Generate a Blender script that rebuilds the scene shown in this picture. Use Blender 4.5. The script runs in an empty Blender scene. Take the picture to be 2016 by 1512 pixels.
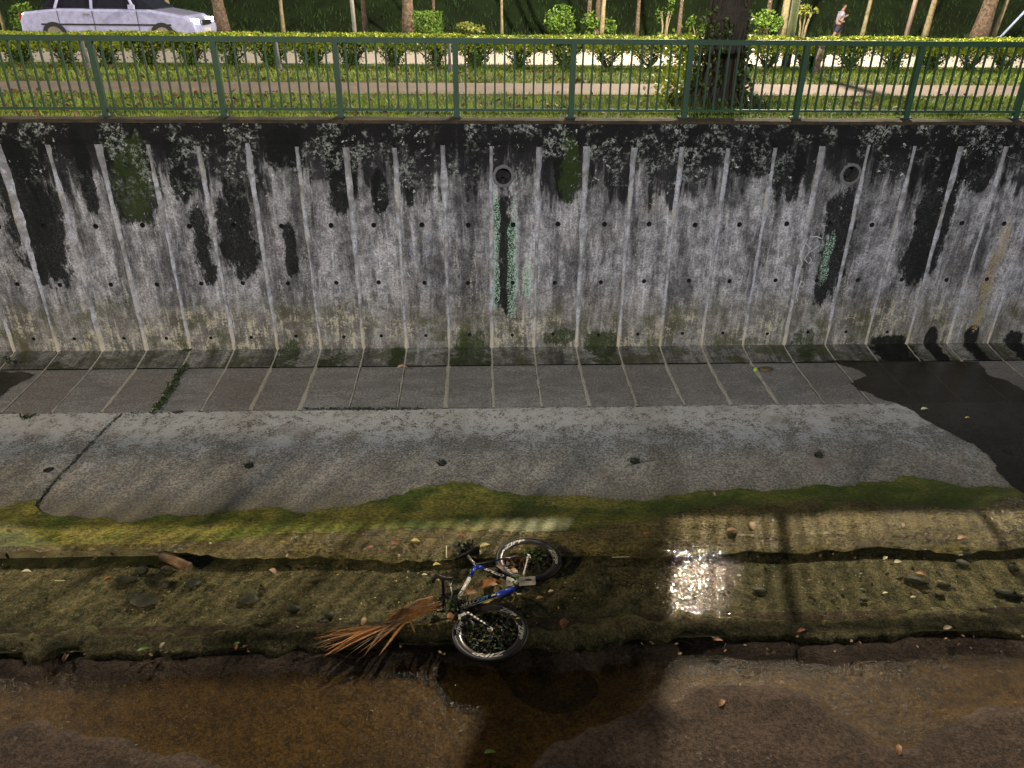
import bpy, bmesh, math, random
import numpy as np
from mathutils import Vector, Matrix, noise as mnoise
random.seed(7); rng = np.random.default_rng(7)
R = math.radians; PI = math.pi
scene = bpy.context.scene; COL = scene.collection

# ------------------------------------------------------------------ camera
PITCH, YAW, ROLL, FPX, CZ = R(28.054), R(2.542), R(0.594), 1514.0, 1.69
fwd = Vector((math.sin(YAW)*math.cos(PITCH), math.cos(YAW)*math.cos(PITCH), -math.sin(PITCH)))
rt0 = Vector((math.cos(YAW), -math.sin(YAW), 0)); up0 = rt0.cross(fwd)
RT = math.cos(ROLL)*rt0 + math.sin(ROLL)*up0
UP = -math.sin(ROLL)*rt0 + math.cos(ROLL)*up0
cd = bpy.data.cameras.new('camera'); cam = bpy.data.objects.new('camera', cd); COL.objects.link(cam)
m = Matrix((RT, UP, -fwd)).transposed().to_4x4(); m.translation = Vector((0, 0, CZ)); cam.matrix_world = m
cd.sensor_fit = 'HORIZONTAL'; cd.sensor_width = 36; cd.lens = 36*FPX/2016; cd.clip_end = 500; cd.clip_start = 0.05
scene.camera = cam
# ------------------------------------------------------------------ night sky, moonlight, exposure
w = bpy.data.worlds.new('World'); scene.world = w; w.use_nodes = True
nt = w.node_tree; bg = nt.nodes['Background']
sky = nt.nodes.new('ShaderNodeTexSky'); sky.sky_type = 'NISHITA'; sky.sun_disc = False
sky.sun_elevation = R(4); sky.sun_rotation = R(150)
nt.links.new(sky.outputs[0], bg.inputs[0]); bg.inputs[1].default_value = 0.012
sl = bpy.data.lights.new('moon', 'SUN'); sl.energy = 0.02; sl.angle = R(8); sl.color = (.75, .85, 1)
so = bpy.data.objects.new('moon', sl); COL.objects.link(so); so.rotation_euler = (R(50), 0, R(-25))
scene.view_settings.view_transform = 'Standard'; scene.view_settings.look = 'None'
scene.view_settings.exposure = 1.58; scene.view_settings.gamma = 1
WARM, COOL, ROAD = (1, .82, .54), (.88, .94, 1.0), (1, .87, .66)
LAMPS = [  # foot x, foot y, foot z, arm dx, arm dy, head height, watts, colour, radius
    ('far_mid', 6.35, 17.05, 0, -.06, 2.0, 7.8, 5600, ROAD, .10),
    ('far_left', -24, 17.05, 0, 0, 2.0, 7.8, 4200, ROAD, .12),
    ('far_right', 34., 17.05, 0, 0, 2.0, 7.8, 3600, ROAD, .12),
    ('near_path', -8.6, -5.2, 0, 0, .0, 4.0, 2000, WARM, .11),
    ('near_mid', .6, -12.2, 0, 0, 1.0, 6.4, 4900, COOL, .4)]

# ------------------------------------------------------------------ helpers
def ray(px, py): return (fwd + RT*((px-1008)/FPX) - UP*((py-756)/FPX))
def onz(px, py, z):
    d = ray(px, py); t = (z-CZ)/d.z; return Vector((d.x*t, d.y*t, z))
def ony(px, py, y):
    d = ray(px, py); t = y/d.y; return Vector((d.x*t, y, CZ+d.z*t))
ORG = {}
def tag(o, label=None, cat=None, group=None, kind=None):
    if label: o['label'] = label
    if cat: o['category'] = cat
    if group: o['group'] = group
    if kind: o['kind'] = kind
    return o
def thing(name, label, cat, loc, group=None):
    o = bpy.data.objects.new(name, None); COL.objects.link(o); o.empty_display_size = .1
    o.location = loc; ORG[o.name] = Vector(loc); return tag(o, label, cat, group)
def mobj(name, vf, mat, parent=None, smooth=False, loc=None):
    v, f = vf; me = bpy.data.meshes.new(name)
    if parent is not None: o0 = ORG[parent.name]
    elif loc is not None: o0 = Vector(loc)
    else:
        a = np.array([tuple(p) for p in v]); o0 = Vector(((a[:,0].min()+a[:,0].max())/2, (a[:,1].min()+a[:,1].max())/2, a[:,2].min()))
    a = np.array([tuple(p) for p in v], dtype=float) - np.array(o0)
    me.from_pydata(a.tolist(), [], [tuple(q) for q in f]); me.update()
    if smooth: me.polygons.foreach_set('use_smooth', [True]*len(me.polygons))
    if mat: me.materials.append(mat)
    o = bpy.data.objects.new(name, me); COL.objects.link(o)
    if parent is not None: o.parent = parent; o.location = (0, 0, 0)
    else: o.location = o0
    ORG[o.name] = o0; return o
def structure(name, vf, mat, smooth=False): return tag(mobj(name, vf, mat, None, smooth, (0,0,0)), kind='structure')
def join(*parts):
    V, F = [], []
    for v, f in parts:
        n = len(V); V += [tuple(p) for p in v]; F += [tuple(i+n for i in q) for q in f]
    return V, F
def box(c, s, rot=None):
    x, y, z = [k/2 for k in s]; V = []
    for sx, sy, sz in ((-1,-1,-1),(1,-1,-1),(1,1,-1),(-1,1,-1),(-1,-1,1),(1,-1,1),(1,1,1),(-1,1,1)):
        p = Vector((sx*x, sy*y, sz*z))
        if rot: p = rot @ p
        V.append(p+Vector(c))
    return V, [(0,3,2,1),(4,5,6,7),(0,1,5,4),(1,2,6,5),(2,3,7,6),(3,0,4,7)]
def frame_of(d):
    d = d.normalized(); a = Vector((0,0,1)) if abs(d.z) < .9 else Vector((1,0,0))
    u = d.cross(a).normalized(); return u, d.cross(u).normalized()
def bar(a, b, wd, ht=None):
    a, b = Vector(a), Vector(b); ht = ht or wd; u, v = frame_of(b-a); V = []
    for p in (a, b):
        for su, sv in ((-1,-1),(1,-1),(1,1),(-1,1)): V.append(p+u*su*wd/2+v*sv*ht/2)
    return V, [(3,2,1,0),(4,5,6,7),(0,1,5,4),(1,2,6,5),(2,3,7,6),(3,0,4,7)]
def tube(pts, rad, n=8, closed=False, cap=True, jit=0):
    pts = [Vector(p) for p in pts]; k = len(pts)
    if not hasattr(rad, '__len__'): rad = [rad]*k
    V, F = [], []; u = None
    for i, p in enumerate(pts):
        if closed: d = pts[(i+1) % k]-pts[i-1]
        else: d = pts[min(i+1, k-1)]-pts[max(i-1, 0)]
        d.normalize()
        if u is None: u, _ = frame_of(d)
        u = (u-d*u.dot(d)).normalized(); v = d.cross(u)
        for j in range(n):
            a = 2*PI*j/n; r = rad[i]*(1+(random.uniform(-jit, jit) if jit else 0)); V.append(p+(u*math.cos(a)+v*math.sin(a))*r)
    for i in range(k if closed else k-1):
        for j in range(n):
            a, b = i*n+j, i*n+(j+1) % n; c, d = ((i+1) % k)*n+(j+1) % n, ((i+1) % k)*n+j
            F.append((a, b, c, d))
    if cap and not closed: F += [tuple(range(n-1, -1, -1)), tuple(range((k-1)*n, k*n))]
    return V, F
def disc(c, r, n=12, z=0, h=.002): return tube([Vector(c), Vector(c)+Vector((0,0,h))], r, n)
def copy_tree(o, parent=None, dz=None):
    c = o.copy(); COL.objects.link(c); c.parent = parent; ORG[c.name] = ORG.get(o.name, Vector((0,0,0)))
    for ch in o.children: copy_tree(ch, c)
    return c
def grid(x0, x1, nx, y0, y1, ny, zf, jit=0):
    V = []; F = []
    for j in range(ny+1):
        for i in range(nx+1):
            x = x0+(x1-x0)*i/nx; y = y0+(y1-y0)*j/ny; V.append((x, y, zf(x, y)))
    for j in range(ny):
        for i in range(nx):
            a = j*(nx+1)+i; F.append((a, a+1, a+nx+2, a+nx+1))
    return V, F
def fb(x, y, z=0.0, o=3):
    return mnoise.fractal(Vector((x, y, z)), 1.0, 2.0, o)

# ------------------------------------------------------------------ node-expression helper
class T: t = None
def nn(k, **kw):
    n = T.t.nodes.new(k)
    for a, b in kw.items(): setattr(n, a, b)
    return n
def setin(sock, v):
    if isinstance(v, X): T.t.links.new(v.s, sock)
    elif v is not None: sock.default_value = v
def mth(op, a, b=None, c=None, clamp=False):
    n = nn('ShaderNodeMath', operation=op, use_clamp=clamp); setin(n.inputs[0], a)
    if b is not None: setin(n.inputs[1], b)
    if c is not None: setin(n.inputs[2], c)
    return X(n.outputs[0])
class X:
    def __init__(s, sock): s.s = sock
    def __add__(s, o): return mth('ADD', s, o)
    __radd__ = __add__
    def __sub__(s, o): return mth('SUBTRACT', s, o)
    def __rsub__(s, o): return mth('SUBTRACT', o, s)
    def __mul__(s, o): return mth('MULTIPLY', s, o)
    __rmul__ = __mul__
    def __truediv__(s, o): return mth('DIVIDE', s, o)
def xmax(a, b): return mth('MAXIMUM', a, b)
def xmin(a, b): return mth('MINIMUM', a, b)
def step(x, a, b, lo=0., hi=1.):
    n = nn('ShaderNodeMapRange', interpolation_type='SMOOTHSTEP'); setin(n.inputs[0], x)
    for k, v in enumerate((a, b, lo, hi)): setin(n.inputs[k+1], v)
    return X(n.outputs[0])
def pos():
    g = nn('ShaderNodeNewGeometry'); s = nn('ShaderNodeSeparateXYZ'); T.t.links.new(g.outputs['Position'], s.inputs[0])
    return X(g.outputs['Position']), X(s.outputs[0]), X(s.outputs[1]), X(s.outputs[2])
def objpos():
    g = nn('ShaderNodeTexCoord'); return X(g.outputs['Object'])
def comb(a, b, c):
    n = nn('ShaderNodeCombineXYZ'); setin(n.inputs[0], a); setin(n.inputs[1], b); setin(n.inputs[2], c); return X(n.outputs[0])
def noi(vec, sc, det=3., rough=.55, dist=0.):
    n = nn('ShaderNodeTexNoise'); setin(n.inputs['Vector'], vec); n.inputs['Scale'].default_value = sc
    n.inputs['Detail'].default_value = det; n.inputs['Roughness'].default_value = rough; n.inputs['Distortion'].default_value = dist
    return X(n.outputs[0])
def vor(vec, sc, feat='F1'):
    n = nn('ShaderNodeTexVoronoi', feature=feat); setin(n.inputs['Vector'], vec); n.inputs['Scale'].default_value = sc
    return X(n.outputs[0])
def rnd():
    n = nn('ShaderNodeObjectInfo'); return X(n.outputs['Random'])
def mix(f, a, b):
    n = nn('ShaderNodeMix', data_type='RGBA', clamp_factor=True); setin(n.inputs[0], f)
    for k, v in ((6, a), (7, b)):
        if isinstance(v, tuple): v = (*v[:3], 1)
        setin(n.inputs[k], v)
    return X(n.outputs[2])
def mul(c, f):
    n = nn('ShaderNodeVectorMath', operation='SCALE'); setin(n.inputs[0], c); setin(n.inputs['Scale'], f); return X(n.outputs[0])
def scalev(vec, s):
    n = nn('ShaderNodeVectorMath', operation='MULTIPLY'); setin(n.inputs[0], vec); n.inputs[1].default_value = s; return X(n.outputs[0])
def bump(h, st=.3, dist=.01, base=None):
    n = nn('ShaderNodeBump'); n.inputs['Strength'].default_value = st; n.inputs['Distance'].default_value = dist
    setin(n.inputs['Height'], h); 
    if base is not None: setin(n.inputs['Normal'], base)
    return X(n.outputs[0])
def newmat(name):
    m = bpy.data.materials.new(name); m.use_nodes = True; T.t = m.node_tree; return m, T.t.nodes['Principled BSDF']
def setp(b, col=None, rough=None, nrm=None, metal=None, spec=None, **kw):
    if col is not None:
        if isinstance(col, tuple): b.inputs['Base Color'].default_value = (*col[:3], 1)
        else: setin(b.inputs['Base Color'], col)
    setin(b.inputs['Roughness'], rough); setin(b.inputs['Normal'], nrm); setin(b.inputs['Metallic'], metal)
    setin(b.inputs['Specular IOR Level'], spec)
def simple(name, col, rough=.6, metal=0., var=.25, sc=8., bmp=.15, col2=None):
    m, b = newmat(name); p = objpos(); n = noi(p, sc, 4); n2 = noi(p, sc*7, 2)
    c2 = col2 or tuple(k*(1-var) for k in col)
    c = mix(step(n*.7+n2*.3, .35, .65), col, c2)
    setp(b, c, rough, bump(n2+n, bmp, .004) if bmp else None, metal); return m
def emis(name, col, st):
    m, b = newmat(name); b.inputs['Base Color'].default_value = (*col, 1); b.inputs['Emission Color'].default_value = (*col, 1)
    b.inputs['Emission Strength'].default_value = st; return m
def leafmat(name, c1, c2, rough=.5, sc=3., c3=None):
    m, b = newmat(name); p, x, y, z = pos()
    n = noi(p, sc, 3); n2 = noi(p, 23., 1)
    c = mix(step(n, .38, .62), c1, c2)
    if c3: c = mix(step(n2, .52, .68), c, c3)
    else: c = mix(step(n2, .4, .75, 0, .6), c, tuple(k*.5 for k in c1))
    setp(b, c, rough, spec=.3); return m

# ------------------------------------------------------------------ key dimensions
YW, ZWB = 10.45, -3.27                     # canal wall face, foot of wall
YS, ZS = 10.0, -3.34                       # end of sloping foot
YA, ZA = 8.81, -3.37                       # slab strip / apron joint
YE, ZE = 6.20, -3.43                       # apron edge (step)
ZB, ZWAT = -3.545, -3.462                  # upper channel bed and water
YR = 4.93                                  # ridge between the channels
ZL, ZWL = -3.60, -3.56                     # lower bed and its water film
X0, X1 = -13.0, 14.0
def apz(y): return ZA+(ZE-ZA)*(YA-y)/(YA-YE) if y < YA else ZA+(ZS-ZA)*(y-YA)/(YS-YA)
PITCHX = .636
XJ0 = ony(968, 650, YW).x
JX = [XJ0+PITCHX*k for k in range(-20, 22)]

# ------------------------------------------------------------------ materials: wall
def stain_mask(x, z, wob, cx, w, zt, zb, k=4., soft=.32):
    dx = mth('ABSOLUTE', x-cx)/w; dz = mth('ABSOLUTE', z-(zt+zb)/2)/((zt-zb)/2)
    d = mth('POWER', dx, 2.)+mth('POWER', dz, k)
    return step(d+wob, 1.+soft, 1.-soft)
DARK, GREEN, MINT, LDRY = [], [], [], []
def ws(lst, x0, y0, x1, y1):
    ym = (y0+y1)/2; a = ony(x0, ym, YW); b = ony(x1, ym, YW); a.z = ony(x0, y0, YW).z; b.z = ony(x0, y1, YW).z; lst.append(((a.x+b.x)/2, (b.x-a.x)/2, a.z, b.z))
ws(DARK, 8, 250, 122, 560); ws(DARK, 205, 240, 300, 440); ws(DARK, 428, 360, 500, 545); ws(DARK, 640, 250, 700, 420)
ws(DARK, 730, 330, 765, 420); ws(DARK, 975, 372, 1012, 620); ws(DARK, 1095, 250, 1145, 400); ws(DARK, 1800, 250, 1880, 560)
ws(DARK, 1615, 372, 1675, 600); ws(DARK, 1450, 270, 1520, 350); ws(DARK, 330, 260, 372, 400); ws(DARK, 560, 440, 585, 545)
ws(DARK, 1520, 290, 1580, 400); ws(DARK, 1905, 250, 1960, 380); ws(DARK, 150, 250, 182, 420); ws(DARK, 520, 250, 600, 330)
ws(DARK, 1330, 250, 1400, 330); ws(DARK, 800, 365, 815, 410); ws(DARK, 380, 400, 420, 560)
ws(DARK, 1818, 645, 1845, 700); ws(DARK, 1895, 645, 1922, 700); ws(DARK, 1975, 650, 2010, 700); ws(DARK, 1710, 660, 1790, 705)
ws(GREEN, 225, 260, 290, 430); ws(GREEN, 1105, 280, 1145, 400); ws(GREEN, 890, 655, 960, 710); ws(GREEN, 545, 670, 590, 715)
ws(GREEN, 1150, 655, 1215, 695); ws(GREEN, 1070, 650, 1130, 680); ws(GREEN, 1560, 650, 1600, 690); ws(GREEN, 635, 690, 690, 715)
ws(GREEN, 770, 680, 800, 712); ws(GREEN, 90, 700, 190, 715)
ws(MINT, 966, 375, 984, 600); ws(MINT, 1000, 400, 1020, 620); ws(MINT, 1030, 515, 1048, 585); ws(MINT, 1618, 460, 1636, 560)
ws(LDRY, 1945, 440, 1968, 610);

def wall_mat(name, kind):
    m, b = newmat(name); P, x, y, z = pos()
    big = noi(P, 1.1, 4, .6); med = noi(P, 7., 4, .65); fine = noi(P, 55., 3, .7); grit = noi(P, 130., 2, .6)
    streak = noi(comb(x*1.0, y*0., z*.13), 5.5, 4, .65); streakf = noi(comb(x*1.0, 0., z*.08), 22., 3, .6)
    wob = (noi(comb(x, y, z*.45), 4.2, 6, .78)-.5)*6.
    g1 = noi(P, 33., 5, .8)
    if kind == 'panel':
        c = mix(step(med, .36, .62), (.115, .112, .122), (.245, .24, .258))
        c = mix(step(big, .52, .68, 0, .6), c, (.20, .18, .18)); c = mix(step(streakf, .5, .66, 0, .5), c, (.34, .34, .37))
    else:
        c = mix(step(med, .36, .62), (.085, .085, .082), (.19, .19, .185))
    c = mul(c, step(g1, .40, .60, .68, 1.34)); c = mul(c, step(grit, .4, .6, .85, 1.15))
    fx_ = mth('FRACT', (x-XJ0)/PITCHX+(streakf-.5)*.25); dirt = step(mth('ABSOLUTE', fx_-.16), .16, .02)*step(streak+(big-.5)*.8, .42, .6)*step(z, -2.9, -1.5)
    c = mul(c, 1.-dirt*.62); pr_ = rnd(); c = mul(c, pr_*.35+.80)
    c = mul(c, step(noi(comb(x, 0., z*.22), 3.1, 5, .7), .40, .62, 1.32, .42))
    c = mix(step(noi(P, 14., 5, .8), .58, .66, 0, .75), c, (.04, .037, .04))
    c = mix(step(streak*.7+g1*.3, .57, .64, 0, .7)*step(z, -.8, -2.2), c, (.40, .38, .35))
    # cream crust low on the wall
    lowz = step(z+(big-.5)*.5, -2.3, -2.85)
    c = mix(lowz*(.45 if kind == 'panel' else .15), c, (.115, .10, .07))
    crust = step(noi(comb(x, y, z*1.4), 1.5, 3, .6), .42, .60, .15, 1.)
    c = mix(crust*lowz*step(med*.3+g1*.4+streakf*.3, .50, .55, 0, .8 if kind == 'panel' else .25), c, (.42, .38, .27))
    c = mix(lowz*step(noi(P, 2.6, 4, .6), .5, .62, 0, .85)*step(fine, .42, .56, .55, 1.), c, (.06, .062, .028))
    # black mould running from the top
    topz = step(z, -1.9, -.1)
    mould = step(streak*.6+med*.2+big*.3+g1*.12+topz*.30, .76, .84)*step(z, -2.7, -1.3)
    c = mix(mould*.93, c, (.008, .008, .010))
    band = step(z+(med-.5)*.5+(streak-.5)*.7, -.62, -.28)
    c = mix(band*step(fine, .3, .6, 1., .82), c, (.008, .008, .009))
    for (cx, hw, zt, zb) in DARK:
        c = mix(stain_mask(x, z, wob, cx, hw, zt, zb)*step(fine, .35, .7, 1., .88), c, (.006, .007, .007))
    for (cx, hw, zt, zb) in GREEN:
        c = mix(stain_mask(x, z, wob*1.4, cx, hw, zt, zb, 2.)*step(fine, .35, .65, 1., .6), c, (.022, .034, .009))
    for (cx, hw, zt, zb) in LDRY:
        c = mix(stain_mask(x, z, wob*1.8, cx, hw, zt, zb, 2.)*step(fine, .42, .6), c, (.30, .23, .12))
    lich = step(fine*.6+grit*.4, .485, .56)
    for (cx, hw, zt, zb) in MINT:
        c = mix(stain_mask(x, z, wob*1.3, cx, hw, zt, zb, 4., .3)*lich, c, (.30, .46, .36))
    # grey lichen flecks in the mould band
    lb = step(z+(big-.5)*1.2, -1.25, -.2)*step(noi(P, 3.2, 3, .6), .47, .6)
    sp = step(noi(P, 17., 6, .85), .50, .58)
    c = mix(lb*sp*.9, c, (.25, .27, .255))
    c = mix(step(noi(P, 15., 5, .8), .60, .64)*step(noi(P, 1.9, 2), .5, .6)*step(z, -1.9, -.9), c, (.42, .44, .41))
    h = med*.5+g1*1.2+grit*.5
    setp(b, c, step(med, .3, .7, .7, .92), bump(h, .8, .016), spec=.12); return m
M = {}
M['panel'] = wall_mat('wall_concrete', 'panel'); M['beam'] = wall_mat('cap_beam_concrete', 'beam')
# joint strips: bluish cement fillet
m, b = newmat('joint_cement'); P, x, y, z = pos()
f1 = noi(P, 40., 4, .7); s1 = noi(comb(x*3., y, z*.5), 6., 4, .7)
c = mix(step(f1, .35, .62), (.16, .165, .19), (.37, .38, .45))
c = mix(step(s1, .5, .62, 0, .85), c, (.27, .25, .22)); c = mix(step(noi(P, 5., 5, .75), .48, .60, 0, .85), c, (.12, .11, .11))
c = mix(step(z, -2.7, -3.2, 0, .6), c, (.42, .36, .24)); c = mix(step(z, -.75, -.4, 0, .5), c, (.08, .08, .085))
setp(b, c, .8, bump(f1, .6, .01)); M['joint'] = m
# floor slabs
m, b = newmat('slab_concrete'); P, x, y, z = pos()
f1 = noi(P, 60., 3, .7); m1 = noi(comb(x*.5, y*1.6, z), 4., 4, .65); r = rnd()
c = mix(step(m1, .35, .65), (.20, .192, .185), (.29, .28, .27)); c = mix(r*.55, c, (.19, .165, .15)); c = mul(c, step(noi(P, 34., 5, .8), .4, .6, .7, 1.3))
c = mix(step(f1, .42, .6, 0, .55), c, (.07, .065, .06)); c = mix(step(noi(P, 2.2, 5, .7), .55, .68, 0, .5), c, (.11, .105, .095))
c = mix(step(y, 9.85, 10.05, 0, .5)*step(m1, .4, .6), c, (.1, .1, .08))
setp(b, c, .72, bump(f1+m1*.5, .45, .008)); M['slab'] = m
m, b = newmat('mortar'); P, x, y, z = pos(); f1 = noi(P, 50., 4, .7)
c = mix(step(f1, .35, .6), (.22, .20, .165), (.47, .44, .37)); setp(b, c, .85, bump(f1, .6, .01)); M['mortar'] = m
# apron: flaking lime bloom
m, b = newmat('apron_concrete'); P, x, y, z = pos()
f1 = noi(comb(x, y*1.3, z), 42., 4, .75); f2 = noi(P, 110., 2, .6); m1 = noi(comb(x, y*.8, z), 2.4, 5, .7); m2 = noi(P, 9., 4, .7)
c = mix(step(m1*.6+f1*.4, .36, .64), (.20, .18, .15), (.35, .315, .27))
c = mix(step(f2, .45, .66, 0, .6), c, (.055, .05, .043))
bl = step(y+(m1-.5)*2.2, 7.0, 8.6, -.02, .17)
fl = step(f1*.55+m2*.45+bl, .60, .655)
c = mul(c, step(noi(P, 36., 5, .8), .4, .6, .5, 1.6)); c = mix(fl*.85, c, (.50, .49, .48))
c = mix(step(y, 7.3, 6.6, 0, .5), c, (.20, .175, .11))
c = mix(step(noi(P, 1.3, 3), .56, .7, 0, .5), c, (.20, .15, .125))
setp(b, c, .8, bump(f1+f2*.5+fl*.6, .6, .01)); M['apron'] = m
# wet algae film on the apron
def wet_mat(name, c1, c2, c3, rough, alpha=1.):
    m, b = newmat(name); P, x, y, z = pos()
    f1 = noi(P, 60., 4, .75); m1 = noi(comb(x*.6, y*1.6, z), 2.3, 5, .65); m2 = noi(comb(x*.35, y*2.2, z), 5., 5, .7)
    c = mix(step(m1, .38, .62), c1, c2); c = mix(step(m2*.6+f1*.4, .5, .62, 0, .75), c, c3)
    c = mix(step(f1, .52, .66, 0, .6), c, tuple(k*.35 for k in c1))
    c = mul(c, step(noi(comb(x*.7, y*1.2, z), 34., 5, .8), .4, .6, .5, 1.6)); rip = noi(comb(x*.8, y*1.5, z), 26., 3, .6)
    if name == 'wet_algae': c = mix(step(x, -2., 5., 0, .55), c, (.045, .075, .012))
    if name == 'wet_step_silt': nb = bump(rip*.6+noi(P, 70., 3, .7)*1.1, 1., .012)
    else: nb = bump(rip*.5+f1*.6, .35, .008)
    setp(b, c, rough, nb, spec=.4); b.inputs['Alpha'].default_value = alpha; return m
M['algae'] = wet_mat('wet_algae', (.075, .105, .016), (.24, .21, .048), (.10, .075, .025), .42)
M['wetstep'] = wet_mat('wet_step_silt', (.085, .07, .022), (.17, .14, .045), (.035, .023, .010), .16)
M['puddle'] = wet_mat('dark_puddle', (.014, .012, .008), (.022, .019, .011), (.03, .025, .014), .10, .82)
# channel bed
def bed_mat(name, ca, cb, cd, fleck=(.45, .42, .25), flk=1.):
    m, b = newmat(name); P, x, y, z = pos()
    f1 = noi(P, 48., 4, .75); f2 = noi(P, 120., 2, .7); m1 = noi(comb(x*.7, y*1.3, z), 1.7, 5, .7); m2 = noi(P, 8., 5, .75)
    c = mix(step(m1, .36, .62), ca, cb); c = mix(step(m2, .5, .62, 0, .85), c, cd); c = mix(step(f1, .5, .62, 0, .75), c, tuple(k*.4 for k in ca))
    c = mix(step(f2*.6+f1*.4, .545, .60, 0, .5), c, tuple(min(1, k*2.4) for k in cb))
    c = mul(c, step(noi(P, 36., 5, .8), .4, .6, .55, 1.5))
    if name == 'brown_silt':
        dry = step(z+(m2-.5)*.02, ZWL-.004, ZWL+.006); dc = mix(step(m1, .36, .62), (.038, .024, .016), (.085, .056, .040)); dc = mul(dc, step(noi(P, 30., 5, .8), .4, .6, .55, 1.5)); dc = mix(step(noi(P, 20., 6, .8), .58, .63)*step(noi(P, 1.2, 2), .45, .6), dc, (.19, .14, .115)); c = mix(dry, c, dc)
    if name == 'channel_silt': c = mix(step(mth('ABSOLUTE', y-5.62+(m2-.5)*.5), .32, .55, 0, .8), c, (.032, .044, .012))
    v = vor(comb(x+f1*.06, y+f2*.05, z), 13.); c = mix(step(v, .13, .08)*step(noi(P, 2.7, 3), .46, .56)*flk, c, fleck)
    setp(b, c, .8, bump(f1+m2+f2*.5, .8, .02), spec=.3); return m
M['bed'] = bed_mat('channel_silt', (.085, .072, .038), (.16, .13, .075), (.016, .022, .007))
M['lowbed'] = bed_mat('brown_silt', (.055, .034, .009), (.105, .064, .015), (.024, .015, .005), flk=0.)
M['ridge'] = bed_mat('ridge_crust', (.09, .078, .03), (.19, .16, .075), (.02, .024, .009), flk=0.)
def water_mat(name, tint, sc, st, gl=.03):
    m = bpy.data.materials.new(name); m.use_nodes = True; T.t = m.node_tree; T.t.nodes.remove(T.t.nodes['Principled BSDF'])
    P, x, y, z = pos(); out = T.t.nodes['Material Output']
    r1 = noi(comb(x*.75, y*1.3, z), sc, 3, .6, .4); r2 = noi(comb(x, y*1.4, z), sc*4.5, 2, .6)
    nb = bump(r1+r2*.28, st, .02)
    tr = nn('ShaderNodeBsdfTransparent'); tr.inputs[0].default_value = (*tint, 1)
    g = nn('ShaderNodeBsdfGlossy'); g.inputs['Roughness'].default_value = gl; setin(g.inputs['Normal'], nb)
    gi = nn('ShaderNodeNewGeometry'); dt = nn('ShaderNodeVectorMath', operation='DOT_PRODUCT'); T.t.links.new(gi.outputs['Incoming'], dt.inputs[0]); setin(dt.inputs[1], nb)
    cs_ = mth('ABSOLUTE', X(dt.outputs['Value'])); fv = mth('POWER', 1.-cs_, 5., clamp=True)*.98+.02
    mx = nn('ShaderNodeMixShader'); setin(mx.inputs[0], fv); T.t.links.new(tr.outputs[0], mx.inputs[1]); T.t.links.new(g.outputs[0], mx.inputs[2])
    T.t.links.new(mx.outputs[0], out.inputs[0]); return m
M['water'] = water_mat('channel_water', (.93, .95, .86), 9., .34, .03)
M['lowwater'] = water_mat('lower_water', (.88, .80, .64), 20., .8, .2)
M['filmw'] = water_mat('film_water', (.97, .97, .93), 40., .9, .08)
# others
M['rail'] = simple('green_paint', (.0007, .033, .012), .65, var=.35, sc=3, bmp=.05)
M['galv'] = simple('galvanised_steel', (.38, .41, .44), .45, .6, sc=5)
M['dullpost'] = simple('dull_post', (.10, .10, .105), .7, sc=5)
M['blacksteel'] = simple('black_steel', (.03, .03, .032), .5, sc=5)
M['moss'] = leafmat('moss', (.03, .045, .01), (.07, .085, .02))
M['hole'] = simple('hole_shade', (.012, .011, .010), .95)  # shade inside the holes put into a near-black colour; hidden backing shares it
M['pipe'] = simple('pipe_inner', (.06, .055, .05), .8, sc=20)
M['pipering'] = simple('pipe_mortar', (.10, .10, .108), .9, sc=25, bmp=.5)
M['curb'] = simple('coping_dirt', (.04, .027, .012), .95, sc=6, bmp=.8, col2=(.012, .009, .006))
M['path'] = simple('path_paving', (.15, .112, .095), .85, sc=2.5, bmp=.3, col2=(.11, .083, .07))
M['road'] = simple('road_asphalt', (.34, .30, .27), .9, sc=3., bmp=.3, col2=(.29, .255, .23))
M['kerb'] = simple('kerb_concrete', (.10, .10, .09), .85)
M['line'] = simple('road_paint', (.7, .68, .62), .6)
M['soil'] = simple('grass_soil', (.03, .05, .010), .95, sc=2.2, bmp=.6, col2=(.07, .065, .022))
M['hill'] = leafmat('hill_grass', (.014, .030, .007), (.008, .016, .004), .9, .8)
M['grass'] = leafmat('grass_blade', (.21, .29, .03), (.06, .12, .014), .6, 1.7, (.30, .31, .05))
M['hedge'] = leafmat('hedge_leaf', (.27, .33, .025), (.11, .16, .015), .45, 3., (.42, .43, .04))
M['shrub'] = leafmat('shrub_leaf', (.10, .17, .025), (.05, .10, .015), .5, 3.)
M['crown'] = leafmat('crown_leaf', (.04, .08, .015), (.02, .05, .01), .5, 2.)
M['twig'] = simple('hedge_stem', (.035, .022, .014), .9, sc=20)
M['bark'] = simple('bark_tan', (.20, .14, .095), .9, sc=14, bmp=1., col2=(.06, .042, .03))
M['barkdark'] = simple('bark_dark', (.032, .026, .018), .9, sc=7, bmp=1., col2=(.012, .010, .007))
M['barkpale'] = simple('bark_pale', (.34, .28, .16), .85, sc=9, bmp=.6, col2=(.16, .13, .07))
M['deadleaf'] = leafmat('dead_leaf', (.17, .09, .045), (.10, .05, .025), .7, 5.)
M['ivy'] = leafmat('ivy_leaf', (.03, .05, .012), (.012, .022, .006), .5, 5., (.10, .14, .03))
FR = [('frond', (.50, .20, .06), (.30, .10, .03))]
M['frond'] = simple('dried_frond', (.72, .36, .13), .6, sc=30, col2=(.42, .17, .055))
M['tyre'] = simple('tyre_rubber', (.012, .012, .013), .55, sc=20)
M['rim'] = simple('rim_carbon', (.04, .034, .034), .28, sc=6, col2=(.055, .045, .042), bmp=0)
M['decal'] = simple('white_decal', (.80, .78, .76), .4, bmp=0, sc=14, col2=(.48, .44, .38))
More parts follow.
